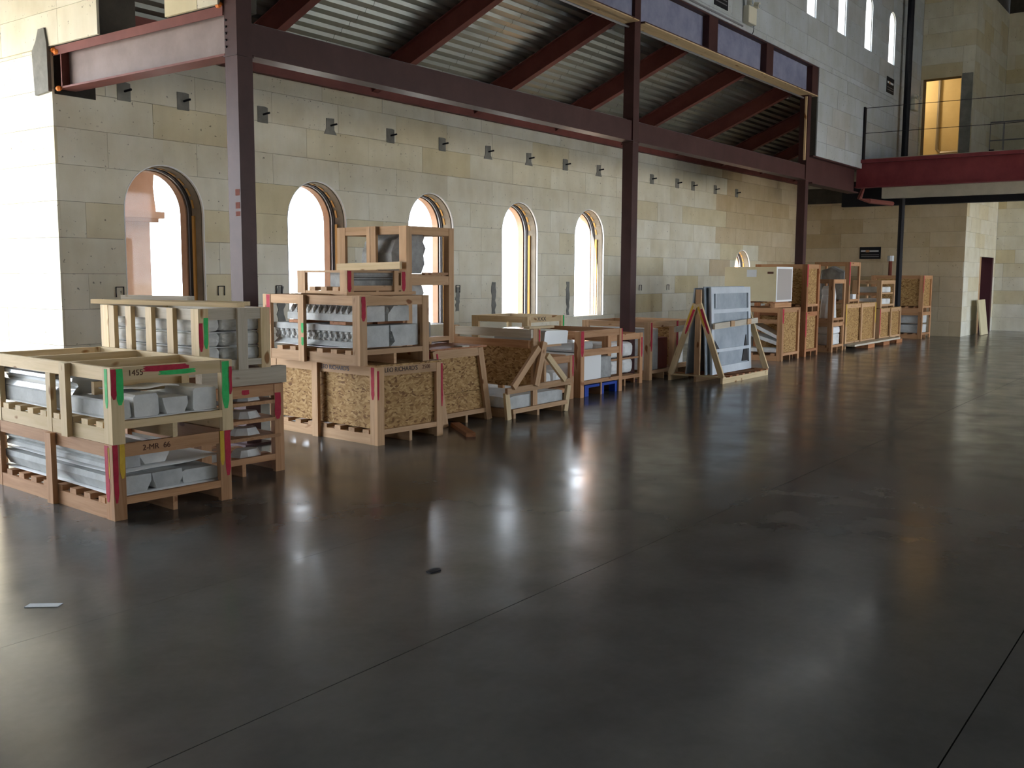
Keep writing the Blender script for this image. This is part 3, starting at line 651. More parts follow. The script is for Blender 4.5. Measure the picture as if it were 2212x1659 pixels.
class Crate:
    def __init__(s, name, label, x, y, z, lx, ly, h, rot=0.0, tone='pink', group=None, osb=(), mids=(), midx=(), midy=(), slats=True, cross=0, top=None, far=False, railtone=None, basez=0.10, marks=(), rw=WD):
        s.e = empty(name, (x, y, z), math.radians(rot)); tag(s.e, label, 'crate', group)
        s.lx, s.ly, s.h, s.z0 = lx, ly, h, basez + T
        E = s.e; rt = railtone or tone; s.P = {}
        P = s.P
        P['fl'] = box('post', (0, WD), (0, T), (0, h), tone, E); P['fr'] = box('post', (lx - WD, lx), (0, T), (0, h), tone, E)
        P['bl'] = box('post', (0, WD), (ly - T, ly), (0, h), tone, E); P['br'] = box('post', (lx - WD, lx), (ly - T, ly), (0, h), tone, E)
        P['flx'] = box('post', (0, T), (T, T + WD * 0.75), (0, h), tone, E); P['blx'] = box('post', (0, T), (ly - T - WD, ly - T), (0, h), tone, E)
        if not far: P['frx'] = box('post', (lx - T, lx), (T, T + WD), (0, h), tone, E)
        P['ry'] = box('rail', (WD, lx - WD), (0.004, T), (h - rw, h), rt, E); P['ryb'] = box('rail', (WD, lx - WD), (ly - T, ly - 0.004), (h - rw, h), rt, E)
        y0, y1 = T + WD * 0.75, ly - T - WD
        P['rx'] = box('rail', (0.004, T), (y0, y1), (h - rw, h), rt, E); P['rxb'] = box('rail', (lx - T, lx - 0.004), (T + WD, ly - T), (h - rw, h), rt, E)
        for i, xx in enumerate((0.003, lx / 2 - T / 2, lx - T)):
            box('stringer', (xx, xx + T - 0.003), ((y0, y1) if i == 0 else (T + (WD if i == 2 else -0.03), ly - T)), (0, basez), rt, E)
        box('rail', (WD, lx - WD), (0.002, T), (basez, basez + 0.05), rt, E)
        if slats:
            n = max(3, int((y1 - y0) / 0.20)); st = (y1 - y0) / n
            for i in range(n):
                yy = y0 + st * i + 0.03; box('slat', (0.006, lx - T), (yy, yy + WD), (basez, basez + T), rt, E)
        else:
            box('deck', (T, lx - T), (T, ly - T), (basez, basez + 0.02), rt, E)
        for zz in mids: box('rail', (WD, lx - WD), (0.004, T), (zz, zz + WD), rt, E)
        for yy in midy: P['my%d' % len(P)] = box('post', (-T, 0), (yy, yy + WD), (0, h), tone, E)
        for xx in midx: box('post', (xx, xx + WD), (-0.02, 0.004), (0, h), tone, E)
        if 'x0' in osb: box('panel', (T, T + 0.012), (T, ly - T), (basez + 0.05, h - WD * 0.3), 'osb', E)
        if 'y0' in osb: box('panel', (T, lx - T), (T, T + 0.012), (basez + 0.05, h - WD * 0.3), 'osb', E)
        if 'x1' in osb: box('panel', (lx - T - 0.012, lx - T), (T, ly - T), (basez + 0.05, h - WD * 0.3), 'osb', E)
        if 'y1' in osb: box('panel', (T, lx - T), (ly - T - 0.012, ly - T), (basez + 0.05, h - WD * 0.3), 'osb', E)
        if top: box('lid', (0.0, lx), (0.0, ly), (h, h + 0.018), top, E)
        for i in range(cross):
            yy = ly * (i + 1) / (cross + 1); box('crosspiece', (T, lx - T), (yy, yy + T), (h - WD, h), rt, E)
        for k_, f_, a_, b_, c_, d_, col in marks: mark(P[k_], f_, a_, b_, c_, d_, col)
    def at(s, x, y, z): return s.e.matrix_basis @ Vector((x, y, z))
    def put(s, o, x, y, z, rz=0.0, rx=0.0, ry=0.0):
        o.location = s.at(x, y, z); o.rotation_euler = (rx, ry, s.e.rotation_euler.z + rz); return o
def sheet(lx, ly, amp=0.012, th=0.006, n=8, curl=0.0):
    mb = MB(); V = []
    ph = random.uniform(0, 6)
    for i in range(n + 1):
        for j in range(n + 1):
            x, y = -lx / 2 + lx * i / n, -ly / 2 + ly * j / n
            z = amp * (math.sin(5 * i / n * 2 + ph) * 0.5 + math.sin(7 * j / n + ph * 2) * 0.5) + (curl * ((i / n) ** 3) if curl else 0) + amp
            V.append((x, y, z))
    k = n + 1; N0 = len(V)
    mb.v = V + [(x, y, z + th) for x, y, z in V]
    for i in range(n):
        for j in range(n):
            a = i * k + j; mb.f.append((a, a + 1, a + k + 1, a + k)); mb.f.append((N0 + a, N0 + a + k, N0 + a + k + 1, N0 + a + 1))
    for i in range(n):
        for a, b in ((i, i + 1), (n * k + i + 1, n * k + i)): mb.f.append((a, N0 + a, N0 + b, b))
        for a, b in (((i + 1) * k, i * k), (i * k + n, (i + 1) * k + n)): mb.f.append((a, N0 + a, N0 + b, b))
    return mb
def profile_stone(pts, ly, jag=0.006):
    """Moulding: profile (x,z) extruded along y in steps, ends slightly rough."""
    mb = MB(); n = len(pts); st = 6
    for j in range(st + 1):
        for x, z in pts: mb.v.append((x + random.uniform(-jag, jag) * (j in (0, st)), ly * j / st, z + random.uniform(-jag, jag) * 0.5 * (j in (0, st)) * (z > 0.01)))
    for j in range(st):
        for i in range(n): mb.f.append((j * n + i, j * n + (i + 1) % n, (j + 1) * n + (i + 1) % n, (j + 1) * n + i))
    mb.f.append(tuple(range(n))); mb.f.append(tuple(range(st * n + n - 1, st * n - 1, -1))); return mb
OGEE = lambda w, h: [(0, 0), (w, 0), (w, h), (0.10 * w, h), (0.10 * w, 0.84 * h), (0.02 * w, 0.78 * h), (0.0, 0.62 * h), (0.10 * w, 0.50 * h), (0.16 * w, 0.36 * h), (0.06 * w, 0.24 * h)]
TRAP = lambda w, h: [(0.16 * w, 0), (0.84 * w, 0), (w, 0.55 * h), (w, h), (0, h), (0, 0.6 * h)]
BLOCK = lambda w, h: [(0.05 * w, 0), (0.95 * w, 0), (w, 0.08 * h), (w, 0.90 * h), (0.92 * w, h), (0.10 * w, h), (0, 0.88 * h), (0, 0.1 * h)]
def place_stone(cr, x, y, z, w, ly, h, prof, mat, label, cat='stone', name='moulding_stone', group=None, rz=0.0, jag=0.006):
    o = profile_stone(prof(w, h), ly, jag).build(name, mat); tag(o, label, cat, group); return cr.put(o, x, y, z, rz)
def place_sheet(cr, x, y, z, lx, ly, label, amp=0.01, curl=0.0, group=None):
    o = sheet(lx, ly, amp, 0.006, 10, curl).build('foam_sheet', 'foam', None, smooth=True); tag(o, label, 'foam sheet', group); return cr.put(o, x, y, z)
def place_round(cr, x, y, z, d, label, name='wrapped_block', cat='block', mat='stonew', r=0.03, group=None, jit=0.004, rz=0.0):
    o = link(name, rounded(d, r, jit), M[mat], None); tag(o, label, cat, group)
    return cr.put(o, x + d[0] / 2, y + d[1] / 2, z + d[2] / 2, rz)

NEAR = 'open crates of cast stone by the cross wall'
# --- A: nearest pair
A1 = Crate('stone_crate', 'reddish open crate on the floor, nearest the camera, with yellow and red paint', 3.61, 5.92, 0, 0.90, 1.86, 0.51, -4, 'red', NEAR, midy=(0.80,), marks=[('fl', 'y0', 0.0, 0.03, 0.12, 0.51, 'red'), ('fl', 'y0', 0.055, 0.085, 0.28, 0.51, 'yellow'), ('flx', 'x0', 0.06, 0.103, 0.12, 0.50, 'red'), ('flx', 'x0', 0.04, 0.06, 0.28, 0.49, 'yellow'), ('fr', 'y0', 0.815, 0.84, 0.26, 0.51, 'yellow'), ('fr', 'y0', 0.86, 0.898, 0.18, 0.51, 'red')])
text(A1.P['ry'], '2-MR  66', 0.055, 'brownink', (-0.13, -0.0185, 0.0), 'y0')
A2 = Crate('stone_crate', 'pale pine open crate stacked on the nearest crate, with green and red paint', 3.61, 5.91, 0.512, 0.92, 1.88, 0.51, -4, 'pale', NEAR, midy=(0.55,), cross=2, marks=[('fl', 'y0', 0.0, 0.034, 0.30, 0.50, 'red'), ('fl', 'y0', 0.045, 0.088, 0.26, 0.50, 'green'), ('flx', 'x0', 0.04, 0.07, 0.24, 0.50, 'green'), ('fr', 'y0', 0.84, 0.885, 0.16, 0.50, 'green'), ('fr', 'y0', 0.89, 0.92, 0.26, 0.46, 'red'), ('ry', 'y0', 0.24, 0.56, 0.465, 0.505, 'red'), ('ry', 'y0', 0.36, 0.62, 0.435, 0.468, 'green')])
text(A2.P['ry'], '1455', 0.055, 'brownink', (-0.28, -0.0185, 0.0), 'y0')
box('rail', (0.10, 0.83), (0.42, 0.458), (0.29, 0.38), 'pale', A2.e); box('post', (0.745, 0.79), (0.38, 0.42), (0.138, 0.42), 'pale', A2.e); box('post', (-0.0, 0.04), (0.86, 0.93), (0.0, 0.42), 'pale', A2.e); box('post', (0.0, 0.04), (1.70, 1.76), (0.0, 0.42), 'pale', A2.e)
box('rail', (0.05, 0.42), (0.87, 0.91), (0.40, 0.43), 'pale', A2.e)
place_sheet(A1, 0.45, 0.93, 0.142, 0.80, 1.78, 'white foam sheet on the deck of the nearest floor crate', 0.006)
place_stone(A1, 0.045, 0.045, 0.162, 0.25, 1.74, 0.115, TRAP, 'stone', 'long pale moulding at the outer edge of the bottom row, nearest floor crate')
place_stone(A1, 0.305, 0.05, 0.162, 0.23, 1.72, 0.115, TRAP, 'stone', 'long pale moulding in the middle of the bottom row, nearest floor crate')
place_stone(A1, 0.55, 0.07, 0.162, 0.28, 1.70, 0.095, BLOCK, 'stone', 'flat pale stone in the bottom row of the nearest floor crate, column side')
place_sheet(A1, 0.47, 0.96, 0.284, 0.78, 1.70, 'curling white foam sheet between the stone rows of the nearest floor crate', 0.006, 0.03)
place_stone(A1, 0.05, 0.10, 0.325, 0.20, 1.66, 0.10, OGEE, 'stone', 'long moulded stone lying on top at the outer side of the nearest floor crate')
place_stone(A1, 0.27, 0.14, 0.325, 0.22, 1.20, 0.10, TRAP, 'stonew', 'short stone with stepped end lying on top in the nearest floor crate')
place_sheet(A2, 0.46, 0.95, 0.142, 0.82, 1.80, 'white foam sheet on the deck of the pale crate nearest the camera', 0.006)
for i, (x, w, y, l, h) in enumerate(((0.05, 0.11, 0.05, 1.75, 0.115), (0.18, 0.18, 0.04, 0.55, 0.15), (0.40, 0.19, 0.05, 0.5, 0.11), (0.63, 0.19, 0.05, 0.62, 0.16))):
    place_stone(A2, x, y, 0.162, w, l, h, BLOCK if i != 2 else TRAP, 'stonew' if i else 'stone', 'grey white stone end, %s from the painted corner, in the pale nearest crate' % ORD[i])
place_sheet(A2, 0.36, 0.33, 0.325, 0.46, 0.34, 'stack of thin white foam offcuts on the stones of the pale nearest crate', 0.012)
place_stone(A2, 0.045, 0.62, 0.278, 0.30, 1.16, 0.15, OGEE, 'wrap', 'big grey moulding wrapped in clear plastic in the pale nearest crate', name='wrapped_moulding')
place_sheet(A2, 0.20, 1.20, 0.44, 0.32, 1.1, 'white foam sheet over the plastic wrapped moulding in the pale crate', 0.006)

# --- B: shelf crate and the crate of wrapped blocks
B1 = Crate('shelf_crate', 'reddish crate with four shelves of flat stone pieces behind the nearest pair', 4.68, 6.44, 0, 0.78, 1.25, 0.73, -4, 'red', NEAR, marks=[('fr', 'y0', 0.70, 0.745, 0.44, 0.66, 'red')])
for i, z in enumerate((0.29, 0.43, 0.575)): box('shelf', (0.04, 0.75), (0.0, 1.2), (z, z + 0.028), 'red', B1.e)
mark(B1.P['ry'], 'y0', 0.39, 0.44, 0.665, 0.705, 'red')
for i, z in enumerate((0.139, 0.319, 0.459, 0.604)):
    for j, (x, w) in enumerate(((0.10, 0.22), (0.36, 0.30))):
        mb = MB(); n = 7; P = []
        for q in range(n):
            an = 2 * math.pi * q / n + random.uniform(-0.2, 0.2); P.append((w / 2 * math.cos(an) * random.uniform(0.8, 1.1), 0.13 * math.sin(an) * random.uniform(0.7, 1.1)))
        hh = random.uniform(0.05, 0.075)
        mb.prism(P, lambda u, v, ww: (u * (1 - 0.5 * ww / hh * 0.5), v * (1 - 0.3 * ww / hh), ww), 0, hh)
        o = mb.build('stone_fragment', 'stonew'); tag(o, 'white stone fragment on the %s shelf from the bottom, %s' % (ORD[i], 'beside the near crate' if j == 0 else 'toward the free post'), 'stone fragment', 'stone fragments on the shelf crate'); B1.put(o, x + w / 2, 0.16, z)
for k, (x, y, l, lb) in enumerate(((4.74, 6.46, 0.80, 'thick timber bearer under the crate of wrapped blocks, front one'), (4.84, 7.35, 0.72, 'thick timber bearer under the crate of wrapped blocks, rear one'))):
    o = box('timber_bearer', (0, l), (0, 0.09), (0, 0.14), 'grey'); o.location = (x + l / 2, y + 0.045, 0.803); o.rotation_euler = (0, 0, math.radians(-4)); tag(o, lb, 'timber')
box('plank', (0.0, 0.8), (0.0, 0.9), (0.73, 0.734), 'deep', B1.e)
B2 = Crate('block_crate', 'pale slatted crate of white wrapped blocks with red and green paint on one post', 4.70, 6.46, 0.874, 0.66, 1.52, 0.49, -4, 'pale', NEAR, railtone='grey', midy=(0.30, 0.62, 0.94, 1.22), basez=0.03, marks=[('fl', 'y0', 0.005, 0.032, 0.16, 0.38, 'red'), ('fl', 'y0', 0.052, 0.078, 0.18, 0.42, 'green')])
box('post', (0.34, 0.43), (-0.02, 0.004), (0.0, 0.49), 'grey', B2.e)
for r in range(3):
    for c in range(3):
        place_round(B2, 0.045 + 0.19 * c, 0.05, 0.07 + 0.118 * r, (0.18, 1.40, 0.108), 'white wrapped stone block in the slatted crate, %s row, %s column from the painted post' % (('bottom', 'middle', 'top')[r], ORD[c]), r=0.035, group='wrapped blocks in the slatted crate', jit=0.004)
    place_sheet(B2, 0.33, 0.76, 0.174 + 0.118 * r, 0.58, 1.40, 'thin white foam layer over the %s row of wrapped blocks' % ('bottom', 'middle', 'top')[r], 0.0015)
for k, (a, b, lb) in enumerate((((4.74, 7.95, 1.395), (5.10, 6.45, 1.385), 'long pale board lying across the slatted crate'), ((5.05, 7.98, 1.39), (5.40, 6.75, 1.385), 'second pale board lying along the top of the slatted crate'), ((4.93, 7.8, 1.43), (5.10, 7.1, 1.43), 'short grey board lying on top of the pale boards'))):
    o = bar('loose_board', a, b, 0.035, WD, 'pale' if k < 2 else 'grey'); tag(o, lb, 'board')

# --- C: strand board crate, carved stone crate, cornice crate
C1 = Crate('board_crate', 'big strand board crate on the floor with stencilled rails and red corner paint', 6.77, 6.58, 0, 0.885, 1.72, 0.755, -4.5, 'pink', None, osb=('x0', 'y0', 'x1'), midy=(0.86,), top='osb', marks=[('fl', 'y0', 0.0, 0.022, 0.44, 0.72, 'red'), ('flx', 'x0', 0.045, 0.078, 0.44, 0.75, 'red'), ('fr', 'y0', 0.862, 0.885, 0.30, 0.74, 'red')])
text(C1.P['ry'], "LEO RICHARD'S", 0.062, 'ink', (-0.125, -0.0185, 0.008), 'y0'); text(C1.P['ry'], '2508', 0.055, 'brownink', (0.21, -0.0185, 0.01), 'y0')
text(C1.P['rx'], "LEO RICHARD'S", 0.062, 'blueink', (-0.0195, -0.22, 0.004), 'x0')
C2 = Crate('carved_stone_crate', 'open crate of carved mouldings stacked on the big strand board crate', 6.60, 6.63, 0.775, 0.90, 1.52, 0.655, -4.5, 'pink', None, midy=(0.80,), marks=[('fl', 'y0', 0.03, 0.065, 0.42, 0.65, 'red'), ('blx', 'x0', 1.41, 1.45, 0.3, 0.65, 'red')])
mark(C2.P[[k for k in C2.P if k.startswith('my')][0]], 'x0', 0.80, 0.83, 0.16, 0.24, 'green'); mark(C2.P[[k for k in C2.P if k.startswith('my')][0]], 'x0', 0.80, 0.83, 0.28, 0.38, 'green')
place_sheet(C2, 0.45, 0.80, 0.145, 0.82, 1.40, 'crumpled white foam sheet under the carved stones', 0.012)
def carved(w, ly, h, top):
    mb = profile_stone([(0.0, 0.0 if not top else 0.0), (w, 0), (w, h), (0.0 if not top else 0.30 * w, h)] + ([(0.0, 0.45 * h)] if top else [(0.0, 0.72 * h), (0.05 * w, 0.70 * h), (0.16 * w, 0.22 * h), (0.16 * w, 0.0)][:3]), ly, 0.003)
    n = int(ly / 0.085)
    for i in range(n):
        y = ly * (i + 0.5) / n
        if top:
            mb.ball((0.10 * w, y, 0.62 * h), (0.024, 0.026, 0.040)); mb.ball((0.20 * w, y + 0.02, 0.80 * h), (0.022, 0.022, 0.035)); mb.ball((0.06 * w, y - 0.02, 0.52 * h), (0.02, 0.018, 0.018))
        else:
            mb.ball((0.09 * w, y, 0.48 * h), (0.020, 0.028, 0.030)); mb.ball((0.03 * w, y, 0.65 * h), (0.012, 0.03, 0.014)); mb.ball((0.12 * w, y + 0.04, 0.34 * h), (0.016, 0.022, 0.026))
    return mb
for x, w, top, lb in ((0.05, 0.36, False, 'lower carved frieze stone facing the windows in the carved stone crate'), (0.43, 0.36, False, 'lower carved frieze stone next to the free corner in the carved stone crate')):
    o = carved(w, 1.36, 0.205, top).build('carved_stone', 'stone'); tag(o, lb, 'carved stone', 'carved stones in one crate'); C2.put(o, x, 0.05, 0.165)
for x, w, lb in ((0.10, 0.30, 'upper leaf carved stone on wooden shims, window side'), (0.44, 0.28, 'upper leaf carved stone on wooden shims, free corner side')):
    o = carved(w, 1.14, 0.15, True).build('carved_stone', 'stone'); tag(o, lb, 'carved stone', 'carved stones in one crate'); C2.put(o, x, 0.10, 0.405)
for k, (x, y) in enumerate(((0.08, 0.30), (0.08, 0.95), (0.44, 0.25), (0.44, 0.95))):
    o = box('wood_shim', (0, 0.34), (0, 0.24), (0, 0.03), 'deep'); tag(o, 'red brown wooden shim between the carved stones, %s' % ('near end by the windows side', 'rear end by the windows side', 'near end by the free corner', 'rear end by the free corner')[k], 'shim', 'wooden shims under carved stones'); C2.put(o, x + 0.17, y + 0.12, 0.387)
C3 = Crate('cornice_crate', 'small low crate holding one grey cornice, stacked above the carved stones', 6.80, 7.00, 1.442, 0.80, 0.78, 0.23, -4.5, 'pink', None, basez=0.03, rw=0.022, marks=[('fl', 'y0', 0.015, 0.05, 0.02, 0.225, 'red')])
box('post', (0.60, 0.66), (-0.02, 0.0), (0.0, 0.23), 'pink', C3.e); mark(C3.P['fr'], 'y0', 0.73, 0.765, 0.02, 0.22, 'red')
box('rail', (-0.05, 0.86), (-0.06, -0.022), (-0.012, 0.02), 'pink', C3.e); box('rail', (-0.05, 0.86), (0.66, 0.70), (-0.012, 0.0), 'pink', C3.e)
mb = MB().prism([(0.0, 0.0), (0.10, 0.0), (0.30, 0.0), (0.30, 0.155), (0.02, 0.155), (-0.02, 0.145), (-0.03, 0.115), (-0.015, 0.095), (0.03, 0.085), (0.03, 0.075), (0.06, 0.06), (0.07, 0.0)][2:] + [(0.07, 0.0)], lambda u, v, w: (w, u, v), 0, 0.62)
o = mb.build('cornice_stone', 'stoneg'); tag(o, 'short grey moulded cornice stone in the small low crate', 'stone'); C3.put(o, 0.09, 0.06, 0.07)

# --- D: sheared board crate with the tall crate on it
def sheared(x, y, lx, ly, h, sh, label):
    e = empty('board_crate', (x, y, 0)); tag(e, label, 'crate')
    ps = []
    for (px, py) in ((0.045, 0.019), (lx - 0.045, 0.019), (0.045, ly - 0.019), (lx - 0.045, ly - 0.019)):
        ps.append(bar('post', (px, py, 0.0), (px - sh, py, h), WD, T, 'pink', e, up=(1, 0, 0)))
    def quad(name, za, zb, xa, xb, ya, yb, mat):
        P = [(xa - sh * za / h, za), (xb - sh * za / h, za), (xb - sh * zb / h, zb), (xa - sh * zb / h, zb)]
        return MB().prism(P, lambda u, v, w: (u, w, v), ya, yb).build(name, mat, e)
    quad('panel', 0.14, h * 0.42, 0.03, lx - 0.03, 0.04, 0.052, 'osb'); quad('panel', h * 0.425, h - 0.03, 0.03, lx - 0.03, 0.04, 0.052, 'osb')
    quad('rail', h - WD, h, 0.09, lx - 0.09, 0.003, 0.036, 'pink'); quad('rail', 0.09, 0.14, 0.09, lx - 0.09, 0.003, 0.036, 'pink')
    quad('panel', 0.14, h - 0.03, 0.02, 0.032, 0.05, ly - 0.05, 'osb'); quad('panel', 0.14, h - 0.03, lx - 0.032, lx - 0.02, 0.05, ly - 0.05, 'osb')
    for xx in (0.0, lx / 2, lx - T): box('stringer', (xx, xx + T), (0.04, ly - 0.04), (0, 0.09), 'pink', e)
    box('deck', (0.01, lx - 0.01), (0.04, ly - 0.04), (0.09, 0.11), 'pink', e)
    quad('rail', h - WD, h, -0.02, 0.016, 0.05, ly - 0.04, 'red')
    return e, ps
D1, dps = sheared(8.02, 6.82, 0.86, 1.62, 0.83, 0.17, 'dark strand board crate leaning sideways under the tallest crate')
lid = box('lid', (-0.20, 0.76), (0.0, 1.62), (0.832, 0.85), 'deep', D1); box('cleat', (0.3, 0.42), (-0.02, 0.1), (0.85, 0.865), 'grey', D1)
MB().prism(ragged(-0.14, -0.115, 0.35, 0.80), lambda u, v, w: (u + 0.17 - 0.2048 * v + 0.02, w, v), -0.0045, -0.001).build('paint_mark', 'red', D1)
D = Crate('tall_crate', 'tallest open crate of two tiers with big grey stones, before the middle window', 7.98, 7.30, 0.856, 0.80, 1.06, 1.30, 0, 'pink', None, midy=(0.42,), basez=0.03)
box('rail', (WD, 0.80 - WD), (0.004, T), (0.66, 0.76), 'pink', D.e); box('rail', (0.004, T), (0.1, 0.95), (0.66, 0.76), 'pink', D.e); box('shelf', (0.04, 0.76), (0.04, 1.02), (0.76, 0.785), 'pink', D.e)
box('post', (-T, 0.0), (0.50, 0.56), (0, 1.30), 'pink', D.e); box('rail', (0.30, 0.70), (-0.0, 0.05), (0.775, 0.80), 'red', D.e)
bar('brace', (-0.055, 1.0, 0.855), (-0.055, 0.03, 0.875), WD * 0.9, 0.035, 'pale', D.e)
def lumpy(pts, th, mat, name, label, cat='stone', jit=0.01):
    """Carved figure-like stone: outline (u,z) with depth, front pushed out to a rounded relief."""
    mb = MB(); n = len(pts); cu = sum(p[0] for p in pts) / n; rows = (-1.0, -0.72, 0.0, 0.72, 1.0)
    for k, r in enumerate(rows):
        s = 1.0 if abs(r) < 0.5 else (0.95 if abs(r) < 0.8 else 0.74)
        for u, z in pts: mb.v.append((cu + (u - cu) * s + random.uniform(-jit, jit), r * th / 2 + random.uniform(-jit, jit), z * (1 if s > 0.9 else 0.97) + (random.uniform(-jit, jit) if z > 0.02 else 0)))
    for k in range(4):
        for i in range(n): mb.f.append((k * n + i, k * n + (i + 1) % n, (k + 1) * n + (i + 1) % n, (k + 1) * n + i))
    mb.f.append(tuple(range(n))); mb.f.append(tuple(range(5 * n - 1, 4 * n - 1, -1)))
    o = mb.build(name, mat); tag(o, label, cat); return o
o = lumpy([(-0.30, 0), (0.12, 0), (0.20, 0.10), (0.18, 0.2), (0.21, 0.28), (0.17, 0.36), (0.2, 0.42), (0.10, 0.47), (-0.12, 0.45), (-0.24, 0.36), (-0.31, 0.22)], 0.62, 'stoneg', 'carved_figure', 'rough grey carved stone in the upper tier of the tallest crate'); D.put(o, 0.36, 0.50, 0.79, 0)
o = lumpy([(-0.30, 0), (0.30, 0), (0.31, 0.16), (0.12, 0.20), (0.10, 0.28), (0.14, 0.36), (0.09, 0.44), (0.13, 0.52), (0.10, 0.60), (-0.15, 0.62), (-0.24, 0.45), (-0.28, 0.2)], 0.55, 'stone', 'carved_figure', 'pale grey draped stone on a plinth in the lower tier of the tallest crate'); D.put(o, 0.40, 0.48, 0.072)
o = box('floor_plank', (7.86, 8.62), (6.48, 6.58), (0, 0.038), 'deep'); o.rotation_euler = (0, 0, math.radians(52)); o.location = (7.98, 6.52, 0.019); tag(o, 'short dark plank lying on the floor beside the big board crate', 'plank')

# --- E: braced rack and crates behind it
e = empty('braced_rack', (8.92, 6.60, 0), math.radians(-5)); tag(e, 'low wooden rack with diagonal braces at its end, on the floor', 'rack'); E = e
for (a, b) in (((0.0, 0.02, 0.0), (-0.04, 0.02, 0.31)), ((1.03, 0.02, 0.0), (1.09, 0.02, 0.31))): bar('leg', a, b, WD * 0.8, T, 'pale', E, up=(1, 0, 0))
bar('rail', (-0.06, 0.0, 0.33), (1.10, 0.0, 0.36), 0.07, T, 'pink', E); bar('rail', (0.04, 0.0, 0.09), (1.03, 0.0, 0.115), 0.05, T, 'pink', E)
for xx in (0.10, 0.52, 0.98): box('stringer', (xx, xx + T), (0.03, 1.30), (0.0, 0.09), 'pink', E)
for k in range(6): box('slat', (0.02, 1.05), (0.06 + 0.21 * k, 0.15 + 0.21 * k), (0.09, 0.11), 'pink', E)
bar('post', (0.42, -0.028, 0.36), (0.57, -0.028, 0.86), 0.08, T, 'pink', E, up=(1, 0, 0)); box('post', (0.42, 0.50), (0.012, 0.05), (0.09, 1.02), 'pink', E); box('post', (0.51, 0.55), (0.012, 0.05), (0.36, 1.02), 'pink', E)
bar('brace', (0.02, -0.028, 0.37), (0.47, -0.028, 0.80), 0.075, T, 'pink', E, up=(0, 0, 1)); bar('brace', (0.96, -0.028, 0.39), (0.62, -0.028, 0.70), 0.07, T, 'pale', E, up=(0, 0, 1))
box('cap', (0.30, 0.75), (-0.03, 0.06), (1.02, 1.045), 'pale', E)
box('rail', (0.36, 0.40), (0.0, 1.22), (0.91, 1.01), 'grey', E); box('rail', (0.38, 0.42), (0.05, 1.30), (0.79, 0.88), 'red', E)
pm = box('post', (0.385, 0.42), (1.20, 1.29), (0.09, 1.02), 'pink', E)
MB().prism(ragged(0.515, 0.54, 0.86, 1.0), lambda u, v, w: (u, w, v), 0.010, 0.0118).build('paint_mark', 'red', E)
box('panel', (0.60, 0.612), (0.08, 1.28), (0.30, 0.80), 'osb', E)
class Fr:                                           # gives put()/at() on any empty
    def __init__(s, e): s.e = e
    at = Crate.at; put = Crate.put
RK = Fr(E)
o = profile_stone(BLOCK(0.98, 0.15), 1.1, 0.01).build('slab_stone', 'stone'); tag(o, 'wide white slab lying in the bottom of the braced rack', 'stone'); RK.put(o, 0.03, 0.045, 0.112)
o = profile_stone(BLOCK(0.44, 0.16), 0.8, 0.012).build('wrapped_slab', 'wrap'); tag(o, 'plastic wrapped grey stone riding high on the braced rack', 'stone'); RK.put(o, 0.63, 0.02, 0.82, 0)
for k in (0.06, 0.65): box('bearer', (0.60, 1.0), (k, k + T), (0.79, 0.82), 'pink', E)
box('post', (0.97, 1.008), (0.3, 0.38), (0.11, 0.79), 'pink', E); box('post', (0.613, 0.65), (0.66, 0.74), (0.11, 0.79), 'pink', E)
E2 = Crate('scrawled_crate', 'pale crate with a black scrawl and green edge behind the braced rack', 11.85, 8.45, 0, 0.98, 1.05, 1.02, 0, 'pale', None, far=True, mids=(0.62,), marks=[('fr', 'y0', 0.945, 0.975, 0.70, 1.02, 'green')])
text(E2.P['ry'], 'XXX', 0.09, 'ink', (-0.12, -0.0185, 0.0), 'y0', 0.0, 1.2)
place_stone(E2, 0.06, 0.06, 0.14, 0.8, 0.9, 0.5, BLOCK, 'stoneg', 'grey stone block inside the scrawled crate', name='stone_block')
def roll_crate(name, label, x, y, lx, ly, h, rows, cols, tone, rlabel, marks=(), mat='stonew', **kw):
    c = Crate(name, label, x, y, 0, lx, ly, h, 0, tone, None, far=True, marks=marks, **kw)
    w = (lx - 0.30) / cols; hh = min(0.22, (h - 0.30) / rows)
    for r in range(rows):
        for q in range(cols):
            place_round(c, 0.15 + w * q, 0.06, 0.17 + (hh + 0.03) * r, (w - 0.02, ly - 0.3, hh), '%s, %s row, %s column' % (rlabel, ('lower', 'upper')[r], ORD[q]), 'wrapped_roll', 'wrapped stone', mat, min(w, hh) * 0.3, group=rlabel)
        if r + 1 < rows: box('crosspiece', (0.04, lx - 0.04), (0.02, 0.06), (0.17 + hh, 0.195 + hh), tone, c.e)
    return c
E3 = roll_crate('roll_crate', 'low reddish crate of white rolls beside the braced rack', 10.22, 7.10, 0.80, 1.2, 0.58, 1, 2, 'red', 'white wrapped roll in the low reddish crate', marks=[('fr', 'y0', 0.77, 0.80, 0.3, 0.58, 'red')])
F = Crate('foam_crate', 'open reddish crate with a white foam block above a blue pallet', 11.11, 7.05, 0, 1.10, 1.25, 0.89, 0, 'red', None, far=True, mids=(0.55,), slats=False, basez=0.17, marks=[('fl', 'y0', 0.0, 0.06, 0.55, 0.89, 'red'), ('fr', 'y0', 1.075, 1.10, 0.5, 0.89, 'red')])
place_round(F, 0.14, 0.06, 0.20, (0.48, 0.9, 0.38), 'square white foam block in the crate above the blue pallet', 'foam_block', 'foam', 'foam', 0.006, jit=0.0)
place_round(F, 0.15, 0.2, 0.585, (0.5, 0.8, 0.14), 'shiny plastic wrapped bundle on top of the white foam block', 'wrapped_bundle', 'bundle', 'wrap', 0.04)
place_round(F, 0.66, 0.10, 0.20, (0.30, 0.9, 0.30), 'grey stone block beside the white foam block', 'stone_block', 'stone', 'stoneg', 0.01)
